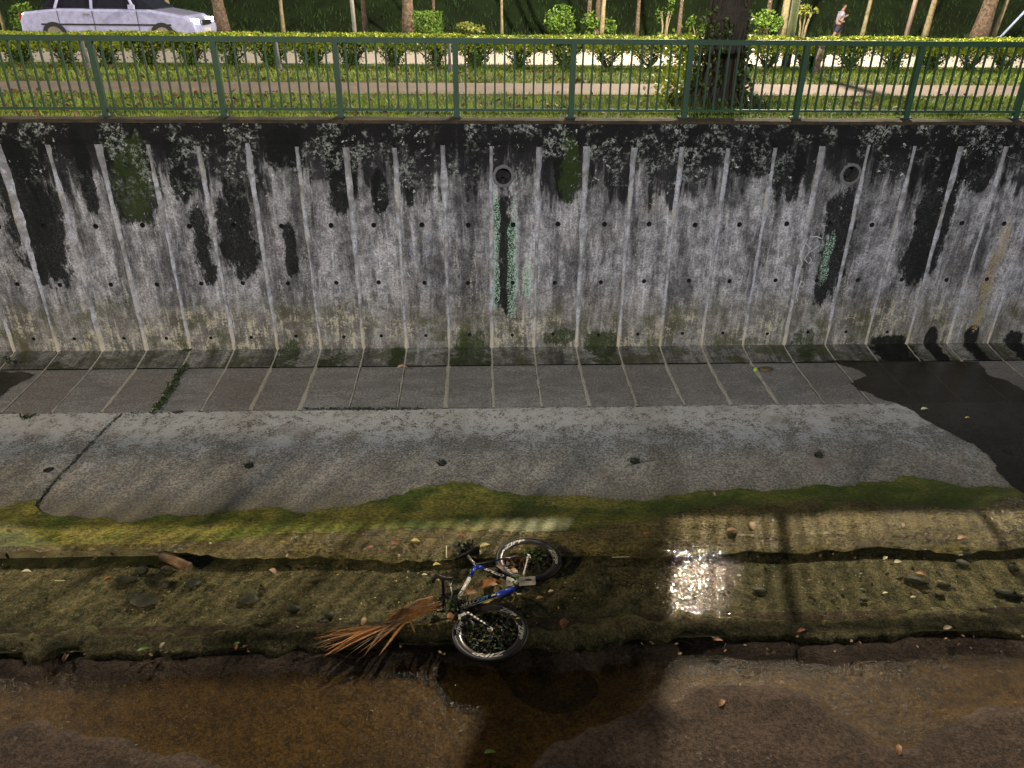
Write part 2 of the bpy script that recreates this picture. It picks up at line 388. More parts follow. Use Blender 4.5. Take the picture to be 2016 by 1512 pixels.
M['blue'] = simple('blue_paint', (.02, .07, .70), .25, bmp=0, sc=11, col2=(.03, .05, .30))
M['white'] = simple('white_paint', (.74, .74, .76), .3, bmp=0, sc=11, col2=(.42, .38, .32))
M['black'] = simple('black_paint', (.010, .012, .022), .3, bmp=0)
M['cyan'] = simple('light_blue_decal', (.12, .42, .85), .35, bmp=0)
M['chrome'] = simple('dull_metal', (.45, .43, .40), .35, .8, sc=30)
M['rust'] = simple('rusty_chain', (.10, .06, .03), .6, .4, sc=40)

# ------------------------------------------------------------------ canal wall
wall = thing('retaining_wall', 'stained concrete canal wall of narrow vertical panels with weep holes below the green railing', 'wall', (0, YW, ZWB))
ZT = ony(968, 285, YW).z                                     # foot of the cap beam
HZ = [ony(968, 443, YW).z, ony(968, 556, YW).z, ony(968, 660, YW).z]
HOLEF = []
def panel_mesh(xa, xb, holes):
    """front face at YW with round recesses; holes = [(x, z, r)] sorted from low to high"""
    V, F = [], []; HOLEF.clear()
    def add(x, z, y=YW): V.append((x, y, z)); return len(V)-1
    def rect(a, b, z0, z1):
        n = max(1, int((z1-z0)/.25)); 
        for k in range(n):
            q = z0+(z1-z0)*k/n; s = z0+(z1-z0)*(k+1)/n; i = [add(a, q), add(b, q), add(b, s), add(a, s)]; F.append(tuple(i))
    z = ZWB
    for hx, hz, r in sorted(holes, key=lambda h: h[1]):
        s = r*1.35; rect(xa, xb, z, hz-s); rect(xa, hx-s, hz-s, hz+s); rect(hx+s, xb, hz-s, hz+s); z = hz+s
        N = 16; sq = []; ci = []; co = []
        for k in range(N):
            a = 2*PI*(k+.5)/N; c0, s0 = math.cos(a), math.sin(a); q = s/max(abs(c0), abs(s0))
            sq.append(add(hx+c0*q, hz+s0*q)); rr = r*(1+random.uniform(-.06, .06)); ci.append(add(hx+c0*rr, hz+s0*rr)); co.append(add(hx+c0*r*.92, hz+s0*r*.92, YW+.25))
        for cx, cz in ((-s,-s),(s,-s),(s,s),(-s,s)):
            pass
        for k in range(N):
            j = (k+1) % N; F.append((sq[k], sq[j], ci[j], ci[k])); HOLEF.append(len(F)); F.append((ci[k], ci[j], co[j], co[k]))
        # corner fillers
        for cx, cz in ((1,1),(-1,1),(-1,-1),(1,-1)):
            c0 = add(hx+cx*s, hz+cz*s); best = sorted(range(N), key=lambda k: (V[sq[k]][0]-V[c0][0])**2+(V[sq[k]][2]-V[c0][2])**2)[:2]
            F.append((c0, sq[best[0]], sq[best[1]]))
        HOLEF.append(len(F)); F.append(tuple(co[::-1]))
    rect(xa, xb, z, ZT)
    # side returns
    n = len(V); V += [(xa, YW, ZWB), (xa, YW, ZT), (xa, YW+.3, ZT), (xa, YW+.3, ZWB), (xb, YW, ZWB), (xb, YW, ZT), (xb, YW+.3, ZT), (xb, YW+.3, ZWB)]
    F += [(n, n+1, n+2, n+3), (n+4, n+7, n+6, n+5)]
    return V, F
HX = ony(1100, 443, YW).x-JX[20]                            # weep-hole offset inside a panel
bigx = [(ony(989, 347, YW).x, ony(989, 347, YW).z), (ony(1677, 343, YW).x, ony(1677, 343, YW).z)]
PR = .115
for k in range(len(JX)-1):
    xa, xb = JX[k]+.004, JX[k+1]-.004
    hx = (xa+xb)/2+random.uniform(-.03, .03)
    hs = [(hx, HZ[0]+random.uniform(-.012, .012), .036), (hx+random.uniform(-.02, .02), HZ[1]+random.uniform(-.012, .012), .032), (hx+random.uniform(-.02, .02), HZ[2]+random.uniform(-.012, .012), .026)]
    for bx, bz in bigx:
        if xa < bx < xb: hs.append((min(max(bx, xa+PR*1.4), xb-PR*1.4), bz, PR))
    o = mobj('wall_panel', panel_mesh(xa, xb, hs), M['panel'], wall); o.data.materials.append(M['hole'])
    for q in HOLEF: o.data.polygons[q].material_index = 1
    for bx, bz in bigx:
        if xa < bx < xb:
            bx = min(max(bx, xa+PR*1.4), xb-PR*1.4)
            ring = []; 
            N = 28; V = []; F = []
            for i in range(N):
                a = 2*PI*i/N; j1 = PR*1.30*(1+random.uniform(-.05, .05))
                for rr, yy in ((j1, YW-.002), (PR*1.12, YW-.014), (PR*.93, YW-.012), (PR*.9, YW+.24)): V.append((bx+rr*math.cos(a), yy, bz+rr*math.sin(a)))
            for i in range(N):
                for q in range(3): F.append((i*4+q, ((i+1) % N)*4+q, ((i+1) % N)*4+q+1, i*4+q+1))
            o = mobj('drain_pipe', (V, F), M['pipering'], wall, True); o.data.materials.append(M['hole'])
            for q in range(2, len(F), 3): o.data.polygons[q].material_index = 1
            mobj('pipe_bottom_silt', tube([(bx, YW+.02, bz-PR*.78), (bx, YW+.22, bz-PR*.74)], PR*.25, 8), M['hole'], wall, True)
            mobj('pipe_end', ([(bx+PR*.9*math.cos(2*PI*i/16), YW+.235, bz+PR*.9*math.sin(2*PI*i/16)) for i in range(16)], [tuple(range(16))]), M['hole'], wall)
# vertical cement strips over the joints
for k, xj in enumerate(JX):
    V, F = [], []; n = 46; z0, z1 = ZWB+.0, ZT+.0; off = 0; w0 = random.uniform(.028, .050); gap = random.random()
    ztop = z1-random.uniform(-.02, .04)
    for i in range(n+1):
        z = z0+(ztop-z0)*i/n; off = .75*off+random.uniform(-.004, .004)
        ww = w0*(.75+.5*fb(xj*3, z*2.2, 4))+random.uniform(-.004, .004); ww = max(.008, (ww if i == 0 else .6*lastw+.4*ww)); lastw = ww; ww = ww*(1.15 if z > -1.6 else .85)
        V += [(xj+off-ww, YW-.0015, z), (xj+off-ww*.6, YW-.012-random.uniform(0, .004), z), (xj+off+ww*.55, YW-.012-random.uniform(0, .004), z), (xj+off+ww*(1+random.uniform(0, .3)), YW-.0015, z)]
    for i in range(n):
        for q in range(3): a = i*4+q; F.append((a, a+1, a+5, a+4))
    mobj('joint_strip', (V, F), M['joint'], wall)
# cap beam (slightly uneven face), coping ledge, backing
V, F = grid(X0, X1, 270, 0, 1, 5, lambda x, t: 0)
V = [(x, YW-.012-.01*abs(fb(x*2, t*3, 1)) + (.01 if t < .01 else 0), ZT+t*(0-ZT)) for x, t, _ in V]
mobj('cap_beam', (V, F), M['beam'], wall)
V, F = grid(X0, X1, 270, 0, 1, 3, lambda x, t: 0)
V = [(x, YW-.03+t*.24+.012*fb(x*5, t, 2), .006+(.03*math.sin(t*PI))*(.7+.6*fb(x*4, t*2, 7))) for x, t, _ in V]
n = len(V); row = [(V[i][0], YW-.03+.012*fb(V[i][0]*5, 0, 2), -.03) for i in range(271)]; V += row
F += [(i+1, i, n+i, n+i+1) for i in range(270)]
mobj('coping_ledge', (V, F), M['curb'], wall)
mobj('wall_backing', box(((X0+X1)/2, YW+.45, -2.0), (X1-X0, .28, 3.9)), M['hole'], wall)
# sloping foot pieces
for k in range(len(JX)-1):
    xa, xb = JX[k]+.012, JX[k+1]-.012
    V, F = [], []
    for i in range(6):
        t = i/5; z = ZWB+.004+(ZS-ZWB)*(t**.6); y = YW-.004+(YS-YW)*t
        V += [(xa, y, z+.012), (xb, y, z+.012)]
    for i in range(5): F.append((i*2, i*2+2, i*2+3, i*2+1))
    n = len(V); 
    mobj('wall_foot', (V, F), M['beam'], wall, True)
def ribbon(pts, wd, zf, jit=.006, th=.006):
    V, F = [], []
    for i, (x, y) in enumerate(pts):
        ww = wd/2*(1+random.uniform(-.35, .35)); V += [(x-ww, y, zf(y)+.001), (x-ww*.5, y, zf(y)+th), (x+ww*.5, y, zf(y)+th), (x+ww, y, zf(y)+.001)]
    for i in range(len(pts)-1):
        for q in range(3): a = i*4+q; F.append((a, a+1, a+5, a+4))
    return V, F
def footz(y): t = (YW-y)/(YW-YS); t = min(max(t, 0), 1); return ZWB+(ZS-ZWB)*(t**.6)+.006
for k, xj in enumerate(JX):
    mobj('foot_joint', ribbon([(xj+random.uniform(-.004, .004), YW-.02+(YS-YW)*i/8) for i in range(9)], random.uniform(.03, .05), footz), M['mortar'], wall)
# graffiti strokes
def stroke(pts, wd, mat, name='graffiti_mark'):
    P3 = [ony(px, py, YW-.0165) for px, py in pts]; P = []
    for i in range(len(P3)-1):
        for t in range(4): P.append(P3[i].lerp(P3[i+1], t/4))
    P.append(P3[-1]); V, F = [], []
    for i, p in enumerate(P):
        d = (P[min(i+1, len(P)-1)]-P[max(i-1, 0)]).normalized(); n = Vector((-d.z, 0, d.x)); ww = wd*random.uniform(.5, 1.1)
        V += [p+n*ww/2, p-n*ww/2]
    for i in range(len(P)-1): F.append((2*i, 2*i+1, 2*i+3, 2*i+2))
    mobj(name, (V, F), mat, wall)
M['gblue'] = simple('graffiti_blue', (.13, .18, .34), .8, sc=60, col2=(.2, .2, .24)); M['gwhite'] = simple('graffiti_white', (.46, .46, .50), .8, sc=50, col2=(.22, .22, .23))
for pts in ([(735,488),(731,497),(736,506),(750,512),(760,520)], [(700,486),(697,500),(703,512),(700,528)], [(812,474),(809,488),(806,500)], [(806,500),(813,505),(818,512)],
            [(846,460),(848,470),(842,478)], [(345,450),(352,456)], [(350,470),(349,488)], [(358,520),(357,536),(350,538)], [(365,572),(366,584),(372,580)], [(140,614),(158,616)], [(832,492),(845,500),(838,508)]):
    stroke(pts, .012, M['gblue'])
for pts in ([(1590,470),(1585,480),(1580,492),(1576,508),(1580,520),(1574,527)], [(1585,478),(1596,490),(1590,500),(1600,492),(1612,484)], [(1590,500),(1584,510),(1592,520),(1598,512),(1594,506)],
            [(1578,552),(1572,566),(1568,580),(1570,594)], [(1580,553),(1584,560),(1576,566)], [(1595,466),(1610,466),(1618,470)], [(1572,528),(1580,530)], [(802,536),(807,545)]):
    stroke(pts, .016, M['gwhite'])

# ------------------------------------------------------------------ canal floor
floor = tag(mobj('canal_floor', box(((X0+X1)/2, 5.2, -3.95), (X1-X0, 10.4, .2)), M['hole'], None, False, (0, 0, 0)), kind='structure')
def floorjoint(k):   # slab joints run straight down the slope
    return JX[k]
for k in range(len(JX)-1):
    xa, xb = JX[k]+.014, JX[k+1]-.014; dz = random.uniform(-.003, .003)
    V, F = [], []; 
    for (x, s) in ((xa, 1), (xa+.006, 0), (xb-.006, 0), (xb, 1)):
        for y in (YA+.006, YA+.012, YS-.012, YS-.004):
            e = .006 if s or y in (YA+.006,) else 0
            V.append((x, y, apz(y)-e+dz))
    for i in range(3):
        for j in range(3): a = i*4+j; F.append((a, a+4, a+5, a+1))
    b0 = box(((xa+xb)/2, (YA+YS)/2, ZA-.075), (xb-xa, YS-YA-.014, .12)); 
    mobj('floor_slab', join((V, F), b0), M['slab'], floor)
for k, xj in enumerate(JX):
    mobj('slab_joint', ribbon([(xj+random.uniform(-.004, .004), YA+.01+(YS-YA-.01)*i/10) for i in range(11)], random.choice((.022, .03, .04, .05)), lambda y: apz(y)+.0005, th=.005), M['mortar'], floor)
# apron: two plates either side of the weedy crack
ck = [onz(px, py, apz(onz(px, py, -3.4).y)) for px, py in ((236,818),(214,834),(193,858),(165,885),(150,905),(120,930),(95,962),(78,985),(66,1003),(40,1040),(15,1075),(0,1093))]
def crackx(y):
    if y >= ck[0].y: return ck[0].x
    for a, b in zip(ck[:-1], ck[1:]):
        if b.y <= y <= a.y: return b.x+(a.x-b.x)*(y-b.y)/(a.y-b.y)
    return ck[-1].x
dholes = [onz(px, py, apz(7.9)) for px, py in ((490,917),(870,912),(1250,908),(1613,897),(95,925),(1985,890))]
def plate(side):
    ys = np.linspace(YE, YA-.004, 60); V, F = [], []
    nx = 30 if side < 0 else 200
    for y in ys:
        c = crackx(y); a, bb = (X0, c-.016) if side < 0 else (c+.016, X1)
        for i in range(nx+1):
            x = a+(bb-a)*i/nx; e = -.008 if (side < 0 and i == nx) or (side > 0 and i == 0) else 0
            V.append((x, y, apz(y)+e+.004*fb(x*1.5, y*1.5, 5)))
    for j in range(len(ys)-1):
        for i in range(nx): a = j*(nx+1)+i; F.append((a, a+1, a+nx+2, a+nx+1))
    n = len(V); V += [(V[i][0], YE, ZE-.2) for i in range(nx+1)]; F += [(i+1, i, n+i, n+i+1) for i in range(nx)]
    # crack side
    n = len(V); idx = [j*(nx+1)+(nx if side < 0 else 0) for j in range(len(ys))]
    V += [(V[i][0], V[i][1], V[i][2]-.12) for i in idx]; F += [(idx[j], idx[j+1], n+j+1, n+j) for j in range(len(ys)-1)]
    return V, F
for s in (-1, 1): mobj('apron_plate', plate(s), M['apron'], floor)
for c in dholes:
    V, F = [], []; N = 18
    for i in range(N):
        a = 2*PI*i/N; r1 = .045*(1+random.uniform(-.12, .12))
        for rr, zz in ((r1*1.25, .001), (r1, .012), (r1*.78, .014), (r1*.66, -.0)): V.append((c.x+rr*math.cos(a), c.y+rr*math.sin(a), apz(c.y)+zz+.003))
    for i in range(N):
        for q in range(3): F.append((i*4+q, ((i+1) % N)*4+q, ((i+1) % N)*4+q+1, i*4+q+1))
    F.append(tuple(i*4+3 for i in range(N)))
    mobj('drain_hole', (V, F), M['hole'], floor)
# beds
def bank(px, y):  # silt banks at the bottom corners
    return 0
LB = [onz(px, py, ZWL) for px, py in ((-600,1400),(0,1420),(120,1422),(230,1432),(290,1462),(380,1478),(470,1512),(560,1600))]
RB = [onz(px, py, ZWL) for px, py in ((960,1600),(1040,1500),(1090,1440),(1180,1405),(1330,1372),(1480,1345),(1560,1350),(1650,1395),(1720,1440),(1780,1460),(1830,1425),(1930,1395),(2016,1385),(2600,1370))]
def polyy(L, x):
    if x <= L[0].x or x >= L[-1].x: return None
    for a, b in zip(L[:-1], L[1:]):
        if a.x <= x <= b.x: return a.y+(b.y-a.y)*(x-a.x)/(b.x-a.x)
def lowz(x, y):
    h = ZL+.012*fb(x*1.2, y*1.2, 3)+.012*fb(x*6, y*6, 3, 5)
    for L in (LB, RB):
        yy = polyy(L, x)
        if yy is not None:
            t = (yy-y)*.25; h += .045+max(-.045, min(.04, t*1.5)) if t > -.16 else 0
    t = (YR-.06-y)/.26
    if t < 1: s = max(0, min(1, 1-t)); h += (.10)*s*s*(3-2*s)
    return h
def edgey(x): return YR+.10*fb(x*.8, 0, 9)+.07*fb(x*3.5, 0, 4, 5)
V, F = grid(X0, X1, 340, 0.36, YR+.25, 90, lambda x, y: lowz(x, y-edgey(x)+YR+.05)+.006*fb(x*6, y*6, 1))
structure('lower_canal_bed', (V, F), M['lowbed'], True)
def bedz(x, y):
    h = ZB+.008*fb(x*1.1, y*1.6, 8)+.003*fb(x*7, y*7, 8)
    t = (y-(YR-.25))/.6
    if t < 1: s = max(0, min(1, 1-t)); h += .10*s*s*(3-2*s)+.012*fb(x*5, y*8, 2)*s
    return h
V, F = grid(X0, X1, 360, YR-.05, YE+.05, 40, lambda x, y: bedz(x, y))
structure('channel_bed', (V, F), M['bed'], True)
V, F = [], []
N = 900
for i in range(N+1):
    x = X0+(X1-X0)*i/N; e = edgey(x)
    for j in range(9):
        t = j/8; wv = 1+.35*fb(x*1.3, 3, 3); y = e-.10+t*.30*wv; s = math.sin(t*PI); z = -3.487+.034*s**.6+.010*fb(x*4, y*7, 5, 5)*(.3+s)+.007*fb(x*22, y*22, 5)*s-(.04 if j in (0, 8) else 0); V.append((x, y, z))
for i in range(N):
    for j in range(8): a = i*9+j; F.append((a, a+9, a+10, a+1))
structure('silt_ridge', (V, F), M['ridge'], True)
V, F = grid(X0, X1, 4, YR-.02, YE+.0, 2, lambda x, y: ZWAT); structure('channel_water', (V, F), M['water'])
V, F = grid(X0, X1, 4, .36, YR+.02, 2, lambda x, y: ZWL); structure('lower_water', (V, F), M['lowwater'])
# wet outlines
def rough_line(pts, amp=.02, sub=3):
    P = [Vector(p) for p in pts]
    for s in range(sub):
        Q = []
        for a, b in zip(P[:-1], P[1:]):
            d = b-a; n = Vector((-d.y, d.x, 0)); Q += [a, a.lerp(b, .5)+n*random.uniform(-.15, .15)]
        Q.append(P[-1]); P = Q
    return P
def sheet(outline, off):
    bm = bmesh.new(); vs = [bm.verts.new((p.x, p.y, 0)) for p in outline]; f = bm.faces.new(vs); bmesh.ops.triangulate(bm, faces=[f])
    bmesh.ops.bisect_plane(bm, geom=bm.verts[:]+bm.edges[:]+bm.faces[:], plane_co=(0, YA, 0), plane_no=(0, 1, 0))
    bm.normal_update()
    for f in bm.faces:
        if f.normal.z < 0: f.normal_flip()
    V = [(v.co.x, v.co.y, (apz(v.co.y) if v.co.y < YS else footz(v.co.y)+.01)+off) for v in bm.verts]; bm.verts.index_update(); F = [tuple(v.index for v in f.verts) for f in bm.faces]; bm.free(); return V, F
def ap(px, py):
    p = onz(px, py, -3.4); return onz(px, py, apz(min(p.y, YS)))
wl = [ap(*q) for q in ((-900,1030),(-300,1020),(0,1003),(38,990),(72,985),(72,1000),(130,1018),(200,1020),(290,1024),(330,1014),(380,1016),(460,1008),(540,1000),(620,1006),(700,998),(760,984),(812,964),(870,956),(930,950),(962,965),(1010,974),(1100,978),(1200,984),(1280,986),(1350,974),(1400,966),(1500,970),(1600,957),(1700,950),(1800,939),(1835,946),(1880,956),(1950,960),(2000,962),(2100,955),(2700,950))]
rl = rough_line(wl, sub=5); rl = [p for p in rl]; out = rl+[Vector((X1, rl[-1].y, 0)), Vector((X1, YE-.004, 0)), Vector((X0, YE-.004, 0)), Vector((X0, rl[0].y, 0))]
# keep inside the built width
out = [Vector((min(max(p.x, X0+.01*i/len(out)), X1-.01*i/len(out)), p.y, 0)) for i, p in enumerate(out)]
structure('wet_algae_band', sheet(out, .0115), M['algae'])
pl = [ap(*q) for q in ((1632,713),(1660,722),(1690,730),(1706,742),(1690,748),(1674,757),(1690,770),(1740,790),(1765,796),(1800,812),(1830,832),(1880,860),(1915,875),(1945,898),(1960,925),(1990,958),(2060,990),(2300,985),(2600,960))]
pu = [ap(*q) for q in ((2700,760),(2200,790),(2060,775),(2016,771),(1985,752),(1945,740),(1927,714))]
pd = rough_line(pl, sub=5)+rough_line(pu, sub=5)
structure('puddle', sheet(pd, .0165), M['puddle'])
pl2 = [ap(*q) for q in ((-500,745),(-100,738),(0,733),(40,733),(72,738),(55,748),(30,760),(10,775),(-15,800),(-200,860),(-500,880))]
structure('puddle', sheet(rough_line(pl2+[pl2[0]], sub=3)[:-1], .0165), M['puddle'])
# glistening silt and shallow running water along the step
V, F = [], []; N = 380; xa_ = X0+.02
for i in range(N+1):
    x = xa_+(X1-xa_)*i/N; g = .22+.78*max(0, min(1, (x-ap(330, 1095).x)/1.2)); up_ = YE+(.16+.34*max(0, min(1, (x-1.2)/1.5))+.16*fb(x*.7, 1, 2)+.05*fb(x*3.5, 2, 2))*g; dn_ = YE-.17*g-.10*g*abs(fb(x*.9, 5, 2)+.5)-.04*fb(x*5, 2, 8)
    for j in range(11):
        t = j/10; y = up_+(dn_-up_)*t; top = (apz(y)+.0125) if y > YE else ZE+.0125-(YE-y)*.27
        V.append((x, y, top+.008*g*math.sin(min(1, t*1.1)*PI)*(.6+fb(x*3, y*6, 4))+.006*fb(x*14, y*18, 4)*(t > .05)))
for i in range(N):
    for j in range(10): a = i*11+j; F.append((a, a+11, a+12, a+1))
structure('wet_silt_step', (V, F), M['wetstep'], True)

# ------------------------------------------------------------------ bank: grass, path, road, hill
YP0, YP1 = onz(1008, 187, 0).y, onz(1008, 165, 0).y
YG1 = onz(1008, 137, 0).y
YRD = YG1+.9; YK = YRD+8.
def bankz(x, y): return 0
structure('grass_verge', join(grid(-24, 26, 60, YW+.15, YP0, 6, lambda x, y: -.01+.02*fb(x, y)), grid(-24, 26, 60, YP1, YRD, 6, lambda x, y: -.01+.02*fb(x, y))), M['soil'])
structure('footpath', box((1, (YP0+YP1)/2, -.04), (50, YP1-YP0, .1)), M['path'])
structure('bank_ground', box((0, 16, -.35), (90, 10.7, .3)), M['hole'])
structure('road', grid(-45, 45, 30, YRD, YK, 2, lambda x, y: -.12), M['road'])
structure('road_line', join(*[grid(-40+k*4, -38+k*4, 1, (YRD+YK)/2-.06, (YRD+YK)/2+.06, 1, lambda x, y: -.115) for k in range(20)]), M['line'])
structure('kerb', join(box((0, YRD-.07, -.07), (90, .14, .16)), box((0, YK+.08, -.05), (90, .16, .20))), M['kerb'])
def hillz(x, y):
    t = max(0, min(1, (y-YK)/5)); s_ = max(0, y-32.5-1.5*fb(x*.1, 0)); return -.02-.68*t*t*(3-2*t)+s_*.42*(min(1, s_/5))+.08*fb(x*.5, y*.5)*t
structure('hillside', grid(-60, 60, 160, YK+.1, 75, 80, hillz), M['hill'], True)
def blades(n, xr, yr, zf, hmin, hmax, wd, dens=None):
    xs = rng.uniform(*xr, n); ys = rng.uniform(*yr, n); V = np.zeros((n, 3, 3)); a = rng.uniform(0, 2*PI, n); h = rng.uniform(hmin, hmax, n); l = rng.uniform(.1, .8, n)*h
    b = rng.uniform(0, 2*PI, n); z = np.array([zf(x, y) for x, y in zip(xs, ys)])
    V[:,0] = np.stack([xs-np.cos(a)*wd, ys-np.sin(a)*wd, z], 1); V[:,1] = np.stack([xs+np.cos(a)*wd, ys+np.sin(a)*wd, z], 1)
    V[:,2] = np.stack([xs+np.cos(b)*l, ys+np.sin(b)*l, z+h], 1)
    return V.reshape(-1, 3).tolist(), np.arange(n*3).reshape(-1, 3).tolist()
tag(mobj('grass', blades(42000, (-12, 14), (YW+.2, YP0-.02), lambda x, y: -.01, .03, .10, .008), M['grass'], None, False, (0,0,0)), 'short green grass between the railing and the footpath', 'grass', kind='stuff')
tag(mobj('grass', blades(34000, (-14, 17), (YP1+.02, YRD-.2), lambda x, y: -.01, .03, .11, .010), M['grass'], None, False, (0,0,0)), 'short green grass between the footpath and the hedge', 'grass', kind='stuff')
M['hblade'] = leafmat('hill_blade', (.035, .075, .015), (.015, .034, .007), .8, .9)
tag(mobj('grass', blades(60000, (-30, 34), (YK+.3, 58), hillz, .08, .26, .03), M['hblade'], None, False, (0,0,0)), 'dark rough grass covering the slope beyond the road', 'grass', kind='stuff')
def leafquad(c, nrm, size, asp=.5, curl=.25):
    nrm = nrm.normalized(); u, v = frame_of(nrm); a = random.uniform(0, 2*PI); d = u*math.cos(a)+v*math.sin(a); s = nrm.cross(d); L = size/2; W = L*asp
    return [c-d*L, c-d*L*.2+s*W+nrm*curl*W, c+d*L*.45+s*W*.75+nrm*curl*W, c+d*L+nrm*curl*W*.5, c+d*L*.45-s*W*.75+nrm*curl*W, c-d*L*.2-s*W+nrm*curl*W], [(0,1,2,3), (0,3,4,5)]
def leafset(cs, size, asp=.5, flat=.0):
    V, F = [], []
    for c in cs:
        nrm = Vector((random.gauss(0, 1), random.gauss(0, 1), random.gauss(0, 1)+flat)); 
        if nrm.length < .01: nrm = Vector((0,0,1))
        v, f = leafquad(Vector(c), nrm, size*random.uniform(.6, 1.3), asp); n = len(V); V += v; F += [tuple(i+n for i in q) for q in f]
    return V, F
cs = [(random.uniform(-11, 13), random.uniform(YW+.2, YP0), random.uniform(.02, .07)) for _ in range(420)]+[(random.uniform(-13, 2), random.uniform(YP1-.1, YG1), random.uniform(.02, .07)) for _ in range(380)]+[(random.uniform(-11, -3), random.uniform(YW+.6, YP0), .05) for _ in range(260)]
tag(mobj('leaf_litter', leafset(cs, .09, .6, 1.), M['deadleaf'], None, False, (0,0,0)), 'brown dead leaves scattered over the grass behind the railing', 'leaves', kind='stuff')

# ------------------------------------------------------------------ railing
rail = thing('railing', 'green painted steel railing of posts and thin bars along the top of the canal wall', 'railing', (0, 10.53, .02))
YF = 10.53
xs = [ony(px, py, YF).x for px, py in ((210,229),(443.7,231),(675.3,232.6),(902.6,236),(1126,238),(1346.6,238),(1565,239.6),(1780.2,239.6))]
sp = (xs[-1]-xs[0])/7; px_ = [xs[0]+sp*k for k in range(-4, 13)]
ztop = ony(1126, 82, YF).z; zbr = ony(1008, 216.5, YF).z
mobj('top_rail', join(box(((px_[0]+px_[-1])/2, YF, ztop+.0), (px_[-1]-px_[0]+.1, .075, .055)), box(((px_[0]+px_[-1])/2, YF, ztop+.03), (px_[-1]-px_[0]+.1, .055, .008))), M['rail'], rail)
for a, b_ in zip(px_[:-1], px_[1:]):
    mobj('bottom_rail', box(((a+b_)/2, YF, zbr), (b_-a-.06, .035, .030)), M['rail'], rail)
    o = None
    for k in range(1, 12):
        x = a+(b_-a)*k/12; v, f = box((x, YF, (ztop+zbr)/2), (.022, .022, ztop-zbr-.03))
        if o is None: o = mobj('baluster', (v, f), M['rail'], rail); first = x
        else: c = o.copy(); COL.objects.link(c); c.location = (x-first, 0, 0)
for x in px_:
    p = mobj('post', join(box((x, YF, ztop/2+.0), (.07, .07, ztop-.055)), box((x, YF, .045), (.13, .12, .012))), M['rail'], rail)
    for sx in (-.05, .05): mobj('anchor_bolt', tube([(x+sx, YF-.03, .05), (x+sx, YF-.03, .075)], .011, 6), M['galv'], p)

# ------------------------------------------------------------------ hedge
def shrub_cloud(n, cx, cy, wx, wy, z0, z1, under=.5):
    out = []
    while len(out) < n:
        x = random.uniform(-1, 1); y = random.uniform(-1, 1); t = random.random()**.7
        shell = random.random()
        if shell < .5: t = 1-random.random()**2*.15
        elif shell < .8: y = -1+random.random()**2*.3
        lim = .62+.38*min(1, t*2.2)
        if abs(x) > lim+.05*math.sin(t*9) or (abs(y) > lim): continue
        out.append((cx+x*wx, cy+y*wy, z0+(z1-z0)*t+random.uniform(-.02, .025)*(1 if t < .9 else 1.6)))
    return out
YH = onz(1008, 139, 0).y+.45
ZH = ony(1008, 72, YH+.3).z
protos = []
ordn = ['first','second','third','fourth','fifth','sixth','seventh','eighth','ninth','tenth','eleventh','twelfth','thirteenth','fourteenth','fifteenth','sixteenth','seventeenth','eighteenth','nineteenth','twentieth','twenty-first','twenty-second','twenty-third','twenty-fourth','twenty-fifth','twenty-sixth','twenty-seventh','twenty-eighth']
for v in range(4):
    t = thing('hedge_shrub', 'x', 'hedge shrub', (0, YH, 0), 'clipped hedge shrubs along the road')
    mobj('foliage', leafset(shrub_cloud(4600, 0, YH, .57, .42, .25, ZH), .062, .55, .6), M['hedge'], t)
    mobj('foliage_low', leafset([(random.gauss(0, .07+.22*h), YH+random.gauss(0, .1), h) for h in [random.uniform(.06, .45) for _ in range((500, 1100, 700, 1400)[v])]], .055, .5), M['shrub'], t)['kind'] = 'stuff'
    tb = []
    for k in range(9):
        a = random.uniform(0, 2*PI); ex = math.cos(a)*random.uniform(.25, .55); ey = math.sin(a)*.25; mid = Vector((ex*.45+random.uniform(-.05, .05), YH+ey*.4, .18+random.uniform(0, .08)))
        base = Vector((random.uniform(-.03, .03), YH, 0)); tip = Vector((ex, YH+ey, .46))
        mobj('branch', tube([base, base.lerp(mid, .5)+Vector((random.uniform(-.03, .03), 0, 0)), mid, mid.lerp(tip, .5)+Vector((random.uniform(-.04, .04), 0, .01)), tip], [.022, .017, .014, .010, .006], 5), M['twig'], t)
        sd = mid+Vector((random.uniform(-.15, .15), random.uniform(-.1, .1), random.uniform(.08, .2))); mobj('branch', tube([mid, sd], [.008, .004], 4), M['twig'], t)
    protos.append(t)
hx = []
x = -11.6
while x < 12.6: hx.append(x); x += random.uniform(.74, .92)
for i, x in enumerate(hx):
    if i < 4: t = protos[i]
    else: t = copy_tree(protos[random.randrange(4)])
    t.location = (x, YH+random.uniform(-.04, .04), 0); t.rotation_euler.z = random.choice((0, PI))+random.uniform(-.12, .12); t.scale = (1, 1, random.uniform(.96, 1.03))
    u = (x/(YH*.8825+1.69*.47))*FPX+1008
    vis = [y for y in hx if -9.95 < y < 11.0]
    if x in vis: t['label'] = f'{ordn[vis.index(x)]} clipped hedge shrub from the left in the row behind the railing'
    else:
        off = [y for y in hx if (y < 0) == (x < 0) and y not in vis]; off.sort(key=abs)
        t['label'] = f'{ordn[off.index(x)]} clipped hedge shrub beyond the {"left" if x < 0 else "right"} edge of the picture'

